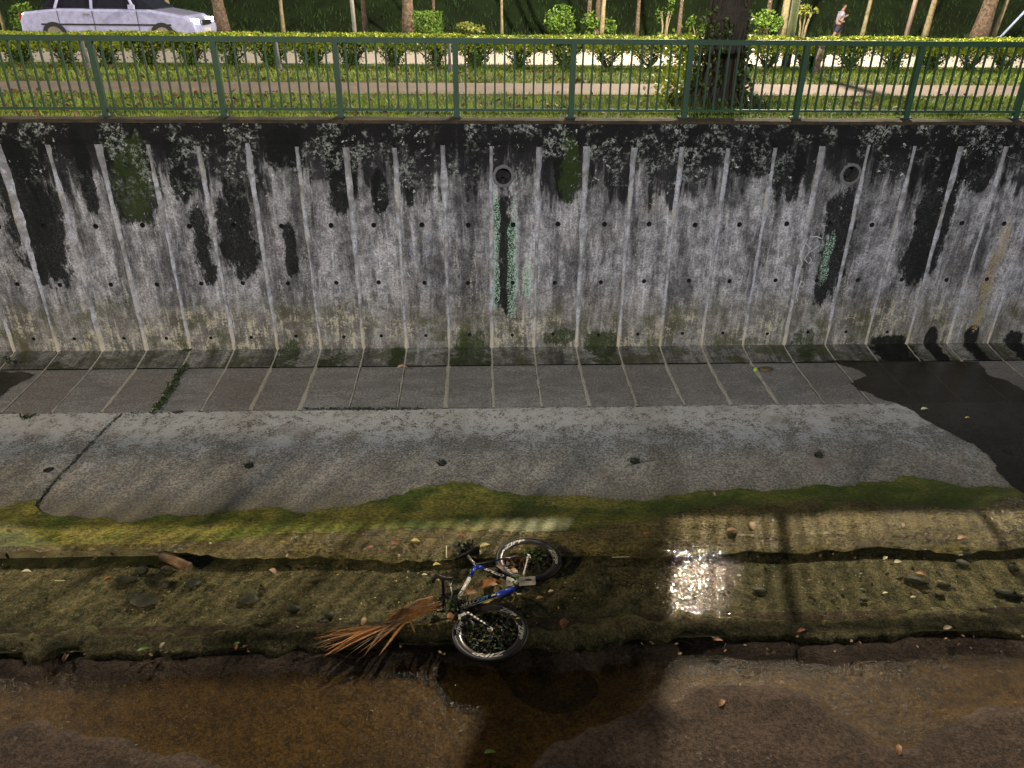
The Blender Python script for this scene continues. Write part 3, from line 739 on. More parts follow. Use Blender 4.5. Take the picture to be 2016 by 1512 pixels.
# ------------------------------------------------------------------ trees, poles, shrubs beyond the road
def leafball(n, c, rx, ry, rz, size, mat, parent, name='crown'):
    pts = []
    cl = [Vector((random.gauss(0, .5), random.gauss(0, .5), random.gauss(0, .5))) for _ in range(max(3, n//70))]
    for _ in range(n):
        q = random.choice(cl)+Vector((random.gauss(0, .22), random.gauss(0, .22), random.gauss(0, .22)))
        if q.length > 1.1: q = q*(1.1/q.length)
        pts.append((c[0]+q.x*rx, c[1]+q.y*ry, c[2]+q.z*rz))
    return mobj(name, leafset(pts, size, .55), mat, parent)
def farpt(px, Y): p = ony(px, 55, Y); return p.x
crown_me = None
def tree(px, Y, wpx, mat, label, lean=0., h=5.2, py=40):
    global crown_me
    xb = ony(px, py, Y).x; z0 = hillz(xb, Y)-.05 if Y > YK else -.02
    zc = Y*.8825+.8; r = wpx/FPX*zc/2
    t = thing('tree', label, 'tree', (xb, Y, z0), 'street trees beyond the road')
    pts = []; rad = []; ph = random.uniform(0, 6)
    for k in range(12):
        q = k/11; pts.append((xb+lean*q*h+.05*math.sin(q*5+ph)*min(1, wpx/15), Y+.04*math.sin(q*4+ph), z0+h*q)); rad.append(r*(1.15-.45*q+(.35*(1-q*6) if q < .16 else 0)))
    mobj('trunk', tube(pts, rad, 10, jit=.07), mat, t, True)
    top = Vector(pts[-1])
    for k in range(4):
        a = k*1.6+ph; e = top+Vector((math.cos(a)*1.0, math.sin(a)*1.0, 1.0)); mobj('limb', tube([top-Vector((0,0,.3)), top.lerp(e, .5)+Vector((0,0,.1)), e], [r*.5, r*.35, r*.15], 6), mat, t)
    if crown_me is None: o = leafball(900, (0, 0, 0), 1.7, 1.7, 1.1, .22, M['crown'], t); crown_me = o.data; ORG_c = Vector(t.location); o.data.transform(Matrix.Translation(ORG_c))
    else: o = bpy.data.objects.new('crown', crown_me); COL.objects.link(o); o.parent = t
    o.location = (top.x-xb, top.y-Y, top.z-z0+1.2); o.rotation_euler.z = random.uniform(0, 6); s = .7+min(.5, wpx/60); o.scale = (s, s, s)
    return t
YT = 27.5
tree(172, 26.3, 34, M['bark'], 'thick rough brown tree trunk in front of the lit car', -.045)
tree(440, 26.6, 20, M['bark'], 'medium brown leaning trunk to the right of the lit car', -.04)
tree(336, YT+2, 8, M['barkpale'], 'thin bare trunk rising above the front of the car', -.03)
tree(557, YT, 7, M['barkpale'], 'thin pale trunk between the brown trunk and the white post')
tree(720, YT, 9, M['bark'], 'slim brown trunk just right of the white post')
tree(807, 26.3, 20, M['bark'], 'thick mottled trunk at the left end of the box clipped bush')
tree(855, YT+3, 6, M['bark'], 'thin dark trunk rising behind the box clipped bush')
tree(988, YT+1, 5, M['barkpale'], 'very thin trunk standing alone on the dark slope')
tree(1160, YT+1.5, 9, M['bark'], 'left dark stem of the pair behind the bright bush')
tree(1175, YT+1.7, 9, M['bark'], 'right dark stem of the pair behind the bright bush')
tree(1186, YT-.5, 8, M['barkpale'], 'thin yellowish trunk in front of the bright bush')
tree(1255, YT, 7, M['bark'], 'slim brown trunk between the bright bush and the spindly shrub', .01)
tree(1338, YT, 7, M['bark'], 'slim brown trunk left of the ivy covered tree', .02)
tree(1510, YT+1, 8, M['bark'], 'thin brown trunk behind the bush right of the ivy covered tree', .02)
tree(1541, 26.4, 13, M['barkpale'], 'pale trunk leaning against the line of the grey lamp post', .04)
tree(1702, YT, 7, M['barkpale'], 'thin mossy trunk just right of the runner', .05)
tree(1828, YT-.4, 11, M['barkpale'], 'pale lichen covered trunk right of the pinkish post', .04)
tree(1936, 26.5, 26, M['bark'], 'thick reddish brown trunk near the right edge', .05)
tree(1962, 26.7, 8, M['barkpale'], 'thin yellowish trunk hugging the thick right hand trunk', .13)
tree(2, YT, 5, M['barkpale'], 'very thin pale trunk at the left edge of the slope', -.03)
def pole(px, Y, wpx, h, mat, name, label, cat, lean=0, z0=None, py=40):
    xb = ony(px, py, Y).x; z0 = (hillz(xb, Y) if Y > YK else 0) if z0 is None else z0; zc = Y*.8825+.8; r = wpx/FPX*zc/2
    t = thing(name, label, cat, (xb, Y, z0)); mobj('shaft', tube([(xb, Y, z0-.05), (xb+lean*h, Y, z0+h)], [r, r*.9], 10), mat, t, True)
    mobj('cap', tube([(xb+lean*h, Y, z0+h), (xb+lean*h, Y, z0+h+.04)], [r*1.15, r*.8], 10), mat, t); mobj('base_collar', tube([(xb, Y, z0-.03), (xb+lean*.12, Y, z0+.12)], [r*1.5, r*1.4], 10), mat, t)
    return t
M['palepost'] = simple('pale_post', (.5, .47, .44), .5, sc=6); M['pinkpost'] = simple('pink_post', (.5, .36, .3), .6, sc=6)
pole(697, YT-1.2, 8, 4.5, M['palepost'], 'road_post', 'slender whitish post left of the slim brown trunk', 'post', -.02)
pole(1790, YT-1.2, 9, 4.5, M['pinkpost'], 'road_post', 'slender pinkish post between the mossy and the lichen covered trunks', 'post', .05)
pole(547, YH-.75, 8, .6, M['dullpost'], 'marker_post', 'short grey metal post standing in front of the hedge on the left', 'post', -.02, 0, 110)
pole(885, YH-.75, 6, .58, M['dullpost'], 'marker_post', 'short thin grey post standing in front of the hedge near the middle', 'post', 0, 0, 110)
pole(1610, YH-.7, 12, .5, M['bark'], 'marker_post', 'short brown wooden post in the hedge right of the grey lamp post', 'post', .06, 0, 120)
pole(170, YH-.7, 7, .6, M['dullpost'], 'marker_post', 'short grey post behind the second railing post from the left', 'post', -.03, 0, 110)
pale = pole(1968, 26.2, 5, 3.2, simple('bluish_light_trail', (.45, .52, .75), .5), 'light_trail', 'thin bluish trail of moving light, shaped as a leaning rod at the right edge', 'light_trail', .75, py=52)  # slanting rod stands in for the blurred trail of a moving light
def bush(px, py, Y, wpx, hpx, n, label, mat='shrub', stems=5, name='bush', leafs=.10, clipped=False):
    c = ony(px, py, Y); zc = Y*.8825+.8; rx = wpx/FPX*zc/2; rz = hpx/FPX*zc/2; zg = hillz(c.x, Y)
    t = thing(name, label, 'bush', (c.x, Y, zg-.03))
    if clipped: pts = [(c.x+random.uniform(-1, 1)*rx, Y+random.uniform(-.6, .6), c.z+random.uniform(-1.2, 1)*rz) for _ in range(n)]; mobj('foliage', leafset(pts, leafs, .5), M[mat], t)
    else: leafball(n, (c.x, Y, c.z), rx*1.05, rx*.8, rz*1.05, leafs, M[mat], t, 'foliage')
    for k in range(stems):
        a = random.uniform(-1, 1); mobj('stem', tube([(c.x+a*.08, Y, zg-.05), (c.x+a*rx*.35, Y, (zg+c.z)/2), (c.x+a*rx*.7, Y, c.z)], [.03, .02, .012], 5), M['barkpale'], t)
M['gold'] = leafmat('gold_leaf', (.22, .24, .05), (.13, .16, .03), .5, 3.)
M['bright'] = leafmat('bright_leaf', (.15, .25, .035), (.07, .14, .02), .5, 3.)
bush(58, 38, 26.5, 62, 50, 1100, 'round leafy bush left of the lit car', 'bright')
bush(372, 38, 26.8, 56, 30, 700, 'low leafy bush by the front end of the car')
bush(843, 44, 26.5, 56, 40, 1500, 'box clipped bright bush beside the thick mottled trunk', 'bright', 3, 'clipped_bush', .08, True)
bush(932, 56, 26.2, 66, 20, 600, 'low yellowish bush behind the hedge near the middle', 'gold')
bush(1103, 40, 26.8, 66, 48, 1300, 'rounded bright bush left of the pair of dark stems', 'bright')
bush(1180, 46, 27.2, 62, 44, 900, 'bright bush around the foot of the yellowish trunk', 'bright')
bush(1312, 22, 27.0, 34, 44, 260, 'spindly shrub with bare stems left of the ivy covered tree', 'shrub', 7, 'shrub')
bush(1375, 50, 26.8, 40, 44, 300, 'sparse bush at the left side of the ivy covered tree', 'shrub')
bush(1500, 44, 26.4, 70, 40, 1200, 'broad low bush between the ivy covered tree and the grey lamp post', 'bright')
bush(1586, 24, 27.0, 40, 24, 600, 'small rounded crown on bare splayed stems right of the grey lamp post', 'gold', 9, 'shrub')

# front ivy-covered tree
tb = onz(1408, 208, 0); tt = thing('ivy_tree', 'large dark tree trunk wrapped in ivy on the grass behind the railing', 'tree', (tb.x, tb.y, 0))
pts = []; rad = []
for k in range(18):
    q = k/17*5.6; pts.append((tb.x+.03*math.sin(q*2)+.02*q, tb.y+.02*math.sin(q*3), q-.1)); rad.append(.27+.22*math.exp(-q*3.2)+.02*math.sin(q*6))
mobj('trunk', tube(pts, rad, 20, jit=.06), M['barkdark'], tt, True)
for k in range(6):
    a = k*1.05+.2; mobj('root', tube([(tb.x+math.cos(a)*.2, tb.y+math.sin(a)*.2, .25), (tb.x+math.cos(a)*.42, tb.y+math.sin(a)*.42, .06), (tb.x+math.cos(a)*.62, tb.y+math.sin(a)*.62, -.03)], [.10, .07, .03], 7, jit=.1), M['barkdark'], tt, True)
for k in range(5):
    a = k*1.3; e = Vector((tb.x+math.cos(a)*1.8, tb.y+math.sin(a)*1.8, 7.2)); mobj('limb', tube([(tb.x+.1, tb.y, 5.2), (tb.x+math.cos(a)*.9, tb.y+math.sin(a)*.9, 6.4), e], [.2, .13, .06], 7), M['barkdark'], tt)
leafball(1800, (tb.x, tb.y, 8.4), 2.8, 2.8, 1.3, .2, M['crown'], tt)
cs = []
for _ in range(2600):
    q = random.uniform(.05, 3.2); a = random.uniform(0, 2*PI); r = .27+.22*math.exp(-q*3.2)+random.uniform(0, .13)
    if fb(a*1.3, q*1.2, 3) > -.05: cs.append((tb.x+.02*q+math.cos(a)*r, tb.y+math.sin(a)*r, q))
mobj('ivy', leafset(cs, .085, .7), M['ivy'], tt)
for k in range(14):
    a = random.uniform(PI, 2*PI); mobj('vine', tube([(tb.x+math.cos(a+q*.15)*(.29+.2*math.exp(-q*3))+.02*q, tb.y+math.sin(a+q*.15)*(.29+.2*math.exp(-q*3)), q) for q in (.05, .4, .8, 1.2, 1.7, 2.3)], .011, 5), M['twig'], tt)
V, F = blades(2600, (tb.x-.65, tb.x+.65), (tb.y-.6, tb.y+.6), lambda x, y: 0, .08, .24, .007); mobj('grass_tuft', (V, F), M['ivy'], tt)
# hedge foliage and fern at its left foot
bushc = [(tb.x-.55+random.gauss(0, .16), tb.y+.15+random.gauss(0, .12), abs(random.gauss(.38, .28))) for _ in range(900)]
o = tag(mobj('creeper', leafset(bushc, .06, .6), M['hedge']), 'leafy creeper growing at the left foot of the ivy covered trunk', 'plant')

# ------------------------------------------------------------------ street lamps
def street_lamp(key, fx, fy, fz, ax, ay, hh, watts, col, rad):
    lab = {'far_mid': ('tall grey lamp post with black foot between the hedge and the ivy covered tree'), 'far_left': 'street lamp by the road beyond the left edge of the picture', 'far_right': 'street lamp by the road beyond the right edge of the picture',
           'near_path': 'low footpath lamp on the near bank behind the viewer on the left', 'near_mid': 'tall street lamp on the near bank behind the viewer', 'near_left': 'tall street lamp on the near bank behind the viewer and to the left'}[key]
    t = thing('street_lamp', lab, 'street lamp', (fx, fy, fz)); big = hh > 5
    r = .085 if big else .05
    if big:
        mobj('pole', tube([(fx, fy, fz+.42), (fx, fy, fz+hh*.6), (fx, fy, fz+hh)], [r, r*.8, r*.6], 12), M['galv'], t, True)
        mobj('pole_foot', tube([(fx, fy, fz-.05), (fx, fy, fz+.42)], r*1.12, 12), M['blacksteel'], t, True)
        mobj('access_hatch', box((fx, fy-r-.004, fz+1.9), (.07, .012, .5)), M['galv'], t)
    else: mobj('pole', tube([(fx, fy, fz-.05), (fx, fy, fz+hh)], [r, r*.8], 10), M['blacksteel'], t, True)
    hd = Vector((fx+ax, fy+ay, fz+hh+.12))
    if ay or ax: mobj('arm', tube([(fx, fy, fz+hh-.1), (fx+ax*.3, fy+ay*.3, fz+hh+.06), hd], [.05, .045, .04], 8), M['galv'], t)
    mobj('lamp_head', join(box(hd+Vector((0, .1, .02)), (.24, .62, .07)), box(hd+Vector((0, .1, .065)), (.18, .5, .03))), M['galv'], t)
    mobj('lamp_lens', box(hd+Vector((0, .12, -.022)), (.2, .46, .012)), emis('lens_'+key, col, 24. if fy > 0 else 12.), t)
    l = bpy.data.lights.new('lamp_light', 'POINT'); l.energy = watts; l.color = col; l.shadow_soft_size = rad
    lo = bpy.data.objects.new('lamp_light', l); COL.objects.link(lo); lo.parent = t; lo.location = hd+Vector((0, .12, -.03-rad))-Vector((fx, fy, fz))
lp = ony(1545, 140, 17.05)
for L in LAMPS:
    L = list(L); 
    if L[0] == 'far_mid': L[1] = lp.x
    street_lamp(*L)
# near bank and its railing (behind / below the viewer)
structure('near_bank', join(box((0, -9.85, -.15), (60, 20.4, .3)), box((0, .15, -2.0), (60, .4, 3.8))), M['kerb'])
nr = thing('railing', 'green railing along the near bank at the viewer feet', 'railing', (0, .25, 0))
mobj('top_rail', box((0, .25, .98), (30, .06, .05)), M['rail'], nr); mobj('bottom_rail', box((0, .25, .12), (30, .035, .03)), M['rail'], nr)
o = mobj('post', box((-15, .25, .5), (.06, .06, 1.)), M['rail'], nr)
for k in range(1, 21): c = o.copy(); COL.objects.link(c); c.location.x = k*1.5
o = mobj('baluster', box((-14.88, .25, .55), (.034, .034, .84)), M['rail'], nr)
for k in range(1, 170): c = o.copy(); COL.objects.link(c); c.location.x = k*.175

# ------------------------------------------------------------------ car beyond the hedge
def build_car():
    Y = 23.2; xr = ony(388, 60, Y-.9).x; L = 4.5; xl = xr-L; zg = -.12; hw = .86
    t = thing('parked_car', 'pale lavender car with lit headlamps on the road behind the hedge', 'car', ((xl+xr)/2, Y, zg))
    body = simple('lavender_paint', (.50, .52, .82), .25, .2, bmp=0); glass = simple('car_glass', (.02, .02, .03), .08, bmp=0)
    prof = [(0,.30),(0.02,.62),(.12,.84),(.9,.92),(1.0,.93),(3.35,.92),(4.2,.78),(4.44,.62),(4.5,.45),(4.46,.24),(.1,.22)]
    def ext(pr, w0, w1=None):
        n = len(pr); V = [(xl+a, Y-w0, zg+b) for a, b in pr]+[(xl+a, Y+w0, zg+b) for a, b in pr]; F = [tuple(range(n)), tuple(range(2*n-1, n-1, -1))]
        F += [(i, i+n, (i+1) % n+n, (i+1) % n) for i in range(n)]; return V, F
    o = mobj('body', ext(prof, hw), body, t); bv = o.modifiers.new('b', 'BEVEL'); bv.width = .06; bv.segments = 2
    top = [(.55,.92),(1.05,1.38),(1.35,1.45),(2.45,1.45),(2.75,1.40),(3.45,.92)]
    n = len(top); V = [(xl+a, Y-(hw-.06-(b-.92)*.35), zg+b) for a, b in top]+[(xl+a, Y+(hw-.06-(b-.92)*.35), zg+b) for a, b in top]
    F = [tuple(range(n)), tuple(range(2*n-1, n-1, -1))]+[(i, i+n, (i+1) % n+n, (i+1) % n) for i in range(n)]
    o = mobj('roof', (V, F), glass, t); bv = o.modifiers.new('b', 'BEVEL'); bv.width = .04; bv.segments = 2
    for a, b_ in ((.95, 1.85), (1.93, 3.0)):
        for s in (-1, 1):
            w = lambda h: (hw-.06-(h-.92)*.35+.006)*s
            q = [(a-.12 if a < 1 else a, .98), (b_+.1, .98), (b_-.28 if b_ > 2.5 else b_, 1.37), (a+.14 if a < 1 else a, 1.37)]
            mobj('side_window', ([(xl+u, Y+w(h), zg+h) for u, h in q], [(0,1,2,3)]), glass, t)
    for s in (-1, 1):
        hl = mobj('headlight', box((xl+4.32, Y+s*.62, zg+.62), (.26, .3, .15)), emis('headlight_glow', (.85, .88, 1), 14.), t)
        mobj('tail_light', box((xl+.04, Y+s*.68, zg+.72), (.08, .2, .14)), simple('tail_red', (.4, .02, .02), .3), t)
        mobj('wing_mirror', box((xl+2.95, Y+s*(hw+.08), zg+.98), (.12, .16, .11)), body, t)
        mobj('door_handle', box((xl+1.75, Y+s*(hw+.015), zg+.80), (.16, .03, .03)), M['chrome'], t)
        for wx in (.85, 3.6):
            wv = mobj('wheel', tube([(xl+wx, Y+s*(hw-.2), zg+.31), (xl+wx, Y+s*(hw+.02), zg+.31)], .31, 20), M['tyre'], t, False)
            mobj('rim', tube([(xl+wx, Y+s*(hw+.0), zg+.31), (xl+wx, Y+s*(hw+.03), zg+.31)], .2, 16), M['chrome'], wv)
    for sx in (1.02, 1.9, 3.02): mobj('door_seam', box((xl+sx, Y-hw-.001, zg+.62), (.014, .006, .52)), M['tyre'], t)
    for sx in (.98, 1.9, 2.98): mobj('window_pillar', bar((xl+sx-.02, Y-hw+.035, zg+.93), (xl+sx+(.16 if sx < 1 else (-.24 if sx > 2 else 0)), Y-hw+.19, zg+1.38), .05), body, t)
    mobj('side_trim', box((xl+2.2, Y-hw-.004, zg+.56), (3.3, .012, .04)), M['tyre'], t)
    mobj('front_grille', box((xl+4.49, Y, zg+.60), (.03, .8, .12)), M['tyre'], t); mobj('number_plate', box((xl+4.50, Y, zg+.42), (.03, .42, .1)), M['white'], t)
build_car()

# ------------------------------------------------------------------ runner
def skinned(name, J, E, mat, parent, sub=2, root=0):
    me = bpy.data.meshes.new(name); o0 = ORG[parent.name]
    me.from_pydata([tuple(Vector(p[0])-o0) for p in J], E, []); o = bpy.data.objects.new(name, me); COL.objects.link(o); o.parent = parent
    md = o.modifiers.new('skin', 'SKIN'); md.use_smooth_shade = True; sk = me.skin_vertices[0].data
    for i, p in enumerate(J): r = p[1]; sk[i].radius = r if hasattr(r, '__len__') else (r, r); sk[i].use_root = (i == root)
    s = o.modifiers.new('sub', 'SUBSURF'); s.levels = sub; s.render_levels = sub
    me.materials.append(mat); return o
def build_runner():
    Y = 30.5; c = ony(1652, 40, Y); zg = hillz(c.x, Y)
    head_z = ony(1652, 8, Y).z; sc = (head_z-zg)/1.72; 
    t = thing('person', 'person running in a pale lavender shirt and dark shorts on the grass beyond the road', 'person', (c.x, Y, zg))
    def P(x, y, z): return Vector((c.x+x*sc, Y+y*sc, zg+z*sc))
    skin = simple('skin', (.42, .24, .16), .6, bmp=0); shirt = simple('lavender_shirt', (.50, .46, .62), .8); shorts = simple('dark_shorts', (.05, .045, .07), .8); hair = simple('black_hair', (.02, .015, .012), .7)
    # runs to the right (+x); near leg trails behind
    J = [(P(0,0,.96), .12), (P(.02,0,1.15), .12), (P(.05,0,1.38), (.15, .12)), (P(.08,0,1.50), .055), (P(.10,0,1.56), .05), (P(.12,0,1.64), .085), (P(.12,0,1.70), .075),
         (P(.04,-.17,1.40), .052), (P(-.12,-.22,1.18), .042), (P(.06,-.26,1.08), .032), (P(.14,-.24,1.10), .026),
         (P(.06,.17,1.40), .052), (P(.16,.24,1.17), .042), (P(.36,.20,1.28), .032), (P(.43,.18,1.33), .026),
         (P(-.02,-.09,.90), .085), (P(-.16,-.10,.52), .06), (P(-.52,-.10,.50), .035), (P(-.60,-.10,.42), .032),
         (P(.04,.09,.90), .085), (P(.16,.10,.50), .06), (P(.06,.10,.10), .035), (P(.20,.10,.03), .032)]
    E = [(0,1),(1,2),(2,3),(3,4),(4,5),(5,6),(2,7),(7,8),(8,9),(9,10),(2,11),(11,12),(12,13),(13,14),(0,15),(15,16),(16,17),(17,18),(0,19),(19,20),(20,21),(21,22)]
    skinned('body', J, E, skin, t)
    skinned('shirt', [(P(0,0,.93), .14), (P(.02,0,1.15), .14), (P(.05,0,1.38), (.17, .14)), (P(.075,0,1.46), .08), (P(.04,-.18,1.39), .07), (P(-.05,-.21,1.27), .06), (P(.06,.18,1.39), .07), (P(.12,.22,1.27), .06)], [(0,1),(1,2),(2,3),(2,4),(4,5),(2,6),(6,7)], shirt, t)
    skinned('shorts', [(P(0,0,.94), .145), (P(-.02,-.09,.88), .11), (P(-.11,-.10,.66), .09), (P(.04,.09,.88), .11), (P(.11,.10,.66), .09)], [(0,1),(1,2),(0,3),(3,4)], shorts, t)
    skinned('hair', [(P(.08,0,1.72), .09), (P(.06,0,1.64), .07), (P(.03,0,1.57), .03)], [(0,1),(1,2)], hair, t)
    for a, b_ in (((-.60,-.10,.44), (-.66,-.10,.32)), ((.06,.10,.07), (.26,.10,.03))):
        skinned('shoe', [(P(*a), .045), (P(*[(p+q)/2 for p, q in zip(a, b_)]), .045), (P(*b_), .032)], [(0,1),(1,2)], M['white'], t)
build_runner()

# ------------------------------------------------------------------ bicycle lying in the channel
ZK = -3.31
def K(px, py, z=ZK): return onz(px, py, z)
bk = thing('bicycle', 'blue and white road bicycle with deep rims lying on its side in shallow water', 'bicycle', tuple(K(960, 1180, -3.52)))
def textmesh(s, shear=0., size=1.):
    cu = bpy.data.curves.new('txt', 'FONT'); cu.body = s; cu.size = size; cu.shear = shear; cu.offset = .022*size; cu.align_x = 'CENTER'; cu.resolution_u = 3
    o = bpy.data.objects.new('txt', cu); COL.objects.link(o); dg = bpy.context.evaluated_depsgraph_get(); dg.update()
    me = bpy.data.meshes.new_from_object(o.evaluated_get(dg)); bm = bmesh.new(); bm.from_mesh(me)
    bmesh.ops.triangulate(bm, faces=bm.faces[:]); 
    for _ in range(1): bmesh.ops.subdivide_edges(bm, edges=[e for e in bm.edges if e.calc_length() > .15*size], cuts=2)
    bm.verts.index_update(); V = [v.co.copy() for v in bm.verts]; F = [tuple(v.index for v in f.verts) for f in bm.faces]; bm.free()
    bpy.data.objects.remove(o); xs_ = [v.x for v in V]; ys_ = [v.y for v in V]
    return [((v.x-min(xs_))/(max(xs_)-min(xs_)), (v.y-min(ys_))/(max(ys_)-min(ys_))) for v in V], F
ZIPV, ZIPF = textmesh('ZIPP', .35)
def wheel(c, nrm, Rw, decs, hubcol, debris):
    nrm = nrm.normalized(); u = Vector((1,0,0)); u = (u-nrm*u.dot(nrm)).normalized(); v = nrm.cross(u)
    def W(r, a, h): return c+(u*math.cos(a)+v*math.sin(a))*r+nrm*h
    N = 72; prof = [(.925, .011), (.90, .0135), (.83, .0125), (.755, .006), (.745, 0), (.755, -.006), (.83, -.0125), (.90, -.0135), (.925, -.011)]
    V, F = [], []
    for i in range(N):
        for r, h in prof: V.append(W(r*Rw, 2*PI*i/N, h))
    k = len(prof)
    for i in range(N):
        for j in range(k): F.append((i*k+j, ((i+1) % N)*k+j, ((i+1) % N)*k+(j+1) % k, i*k+(j+1) % k))
    wo = mobj('wheel', (V, F), M['rim'], bk, True)
    mobj('tyre', tube([W(Rw*.958, 2*PI*i/64, 0) for i in range(64)], Rw*.066, 10, closed=True), M['tyre'], wo, True)
    mobj('hub', join(tube([W(0,0,-.05), W(0,0,.05)], .016, 10), tube([W(0,0,.028), W(0,0,.034)], .028, 12), tube([W(0,0,-.034), W(0,0,-.028)], .028, 12)), M['chrome'], wo)
    for i in range(18):
        a = 2*PI*i/18; s = 1 if i % 2 else -1; mobj('spoke', tube([W(.026, a+.5*s, .03*s), W(Rw*.75, a, .002)], .0016, 4), M['blacksteel'], wo)
    for d0, span, flip in decs:
        V = []; 
        for (tx, ty) in ZIPV:
            a = R(d0)-(tx-.5)*R(span); r = Rw*(.768+ty*.125); V.append(W(r, a, .0125+.0026+(.0012 if .80 < r/Rw < .9 else -.002)))
        mobj('rim_decal', (V, ZIPF), M['decal'], wo)
    return wo
N1 = Vector((.0, -.03, 1)); cF = K(965, 1244, -3.36); cR = K(1040, 1101, -3.36)
wheel(cF, Vector((-.02, -.02, 1)), .327, [(268, 62, 0), (172, 34, 0), (52, 36, 0), (-5, 36, 0)], None, None)
wheel(cR, Vector((.03, .02, 1)), .322, [(122, 56, 0), (8, 52, 0), (222, 34, 0)], None, None)
head = K(897, 1192); headt = K(903, 1178); seat = K(937, 1114, -3.31); bb = K(1027, 1150, -3.34); hub = cR
def tubep(name, a, b_, r, mat, lab=None, flat=1.): 
    o = mobj(name, tube([a, b_], r, 14), mat, bk, True)
    if lab: o['label'] = lab
    return o
mobj('head_tube', tube([K(891, 1176), K(905, 1204)], .021, 14), M['black'], bk, True)
mid = headt.lerp(seat, .62); tubep('top_tube', headt, mid, .019, M['white'], 'white front length of the top tube'); tubep('top_tube', mid.lerp(seat, .05), seat, .0195, M['blue'], 'blue rear length of the top tube'); tubep('top_tube', mid.lerp(seat, -.04), mid.lerp(seat, .06), .0198, M['black'])
dn0 = K(905, 1196); dn1 = K(1012, 1160, -3.33); q = dn0.lerp(dn1, .66)
tubep('down_tube', dn0, q, .026, M['black'], 'dark lettered front length of the down tube'); tubep('down_tube', q, dn1, .0265, M['blue'], 'blue rear length of the down tube'); tubep('bottom_bracket', dn1, bb, .024, M['black'])
mobj('bottom_bracket_shell', tube([bb-Vector((0,0,.04)), bb+Vector((0,0,.04))], .026, 14), M['black'], bk, True)
s1 = seat.lerp(bb, .16); s2 = seat.lerp(bb, .68); tubep('seat_tube', seat, s1, .018, M['blue']); tubep('seat_tube', s1, s2, .0178, M['black']); tubep('seat_tube', s2, bb, .0178, M['white'])
for h in (.03, -.03):
    up_ = Vector((0, 0, h)); mobj('chain_stay', tube([bb+up_*.7, hub+up_*1.6], [.011, .008], 8), M['decal'] if h > 0 else M['black'], bk, True); mobj('seat_stay', tube([seat+up_*.5, seat.lerp(hub, .5)+up_*1.5, hub+up_*1.6], [.010, .008, .007], 8), M['black'], bk, True)
    fk0 = K(908, 1208); mobj('fork_blade', tube([fk0+up_*.8, fk0.lerp(cF, .4)+up_*1.4+Vector((0,0,.01)), cF+up_*1.6], [.017, .015, .008], 10), M['black'], bk, True)
    if h > 0:
        for t in (.25, .36, .47, .58, .7, .8): p = fk0.lerp(cF, t)+up_*1.5+Vector((0, 0, .016+.006*(1-t))); mobj('fork_decal', box(p, (.022, .016, .002), Matrix.Rotation(-.7, 3, 'Z')), M['decal'], bk)
# down-tube lettering
def tubetext(s, a, b_, r, t0, t1, wide, mat, side=Vector((0,-.45,1))):
    Vv, Fv = textmesh(s, .25); ax = (b_-a); L = ax.length; d = ax.normalized(); n = (side-d*side.dot(d)).normalized(); u = n.cross(d); V = []
    for tx, ty in Vv:
        an = (ty-.5)*wide; V.append(a+d*(L*(t0+(t1-t0)*tx))+(n*math.cos(an)+u*math.sin(an))*(r+.0016))
    mobj('tube_lettering', (V, Fv), mat, bk)
tubetext('VELO', dn0, dn1, .026, .03, .32, 1.2, M['white']); tubetext('CITY', dn0, dn1, .026, .32, .52, 1.2, M['cyan'])
def tubepatch(a, b_, r, t0, t1, w0, w1, mat, side=Vector((0,-.45,1))):
    ax = b_-a; L = ax.length; d = ax.normalized(); n = (side-d*side.dot(d)).normalized(); u = n.cross(d); V = []; F = []
    for i in range(5):
        for j in range(7):
            t = t0+(t1-t0)*i/4; an = w0+(w1-w0)*j/6; V.append(a+d*L*t+(n*math.cos(an)+u*math.sin(an))*(r+.001))
    for i in range(4):
        for j in range(6): p = i*7+j; F.append((p, p+1, p+8, p+7))
    mobj('tube_stripe', (V, F), mat, bk)
tubepatch(dn0, dn1, .026, .05, .66, -1.25, -.95, M['white']); tubepatch(dn0, dn1, .026, .0, .16, -1.0, -.75, M['white']); tubepatch(dn0, dn1, .026, .56, .65, -.25, .3, M['decal'])
tubepatch(dn0, dn1, .026, .45, .9, 1.0, 1.25, M['white'])
tubetext('SPEED', seat, bb, .0178, .2, .62, 1.3, M['decal'])
# cockpit: handlebar points straight up because the frame lies flat
hb = K(873, 1172, -3.30); mobj('stem', tube([K(897, 1186), K(885, 1180), hb], [.018, .017, .018], 10), M['black'], bk, True)
mobj('handlebar', tube([hb-Vector((0,0,.20)), hb, hb+Vector((0,0,.17)), hb+Vector((.0,0,.20))], .0145, 10), M['black'], bk, True)
ht = hb+Vector((0,0,.20))
mobj('bar_drop', tube([ht+Vector((-.085,-.02,-.03)), ht+Vector((-.085,0,.0)), ht+Vector((-.055,.02,.02)), ht+Vector((-.01,.0,.008)), ht+Vector((.04,-.01,.004)), ht+Vector((.09,-.01,.008))], [.014, .022, .024, .019, .017, .015], 10), M['tyre'], bk, True)
hl_ = hb-Vector((0,0,.19)); mobj('bar_drop', tube([hl_, hl_+Vector((-.07,.0,0)), hl_+Vector((-.09,-.06,0)), hl_+Vector((-.03,-.11,0)), hl_+Vector((.06,-.10,0))], .017, 10), M['tyre'], bk, True)
mobj('brake_lever', tube([hb+Vector((.02,0,.13)), hb+Vector((.07,-.03,.16)), hb+Vector((.085,-.08,.10)), hb+Vector((.07,-.10,.02))], [.018, .016, .008, .006], 8), M['chrome'], bk, True)
mobj('brake_lever', tube([hb+Vector((-.01,0,-.12)), hb+Vector((-.06,-.02,-.10)), hb+Vector((-.075,-.05,-.05)), hb+Vector((-.06,-.08,0))], [.016, .013, .008, .006], 8), M['chrome'], bk, True)
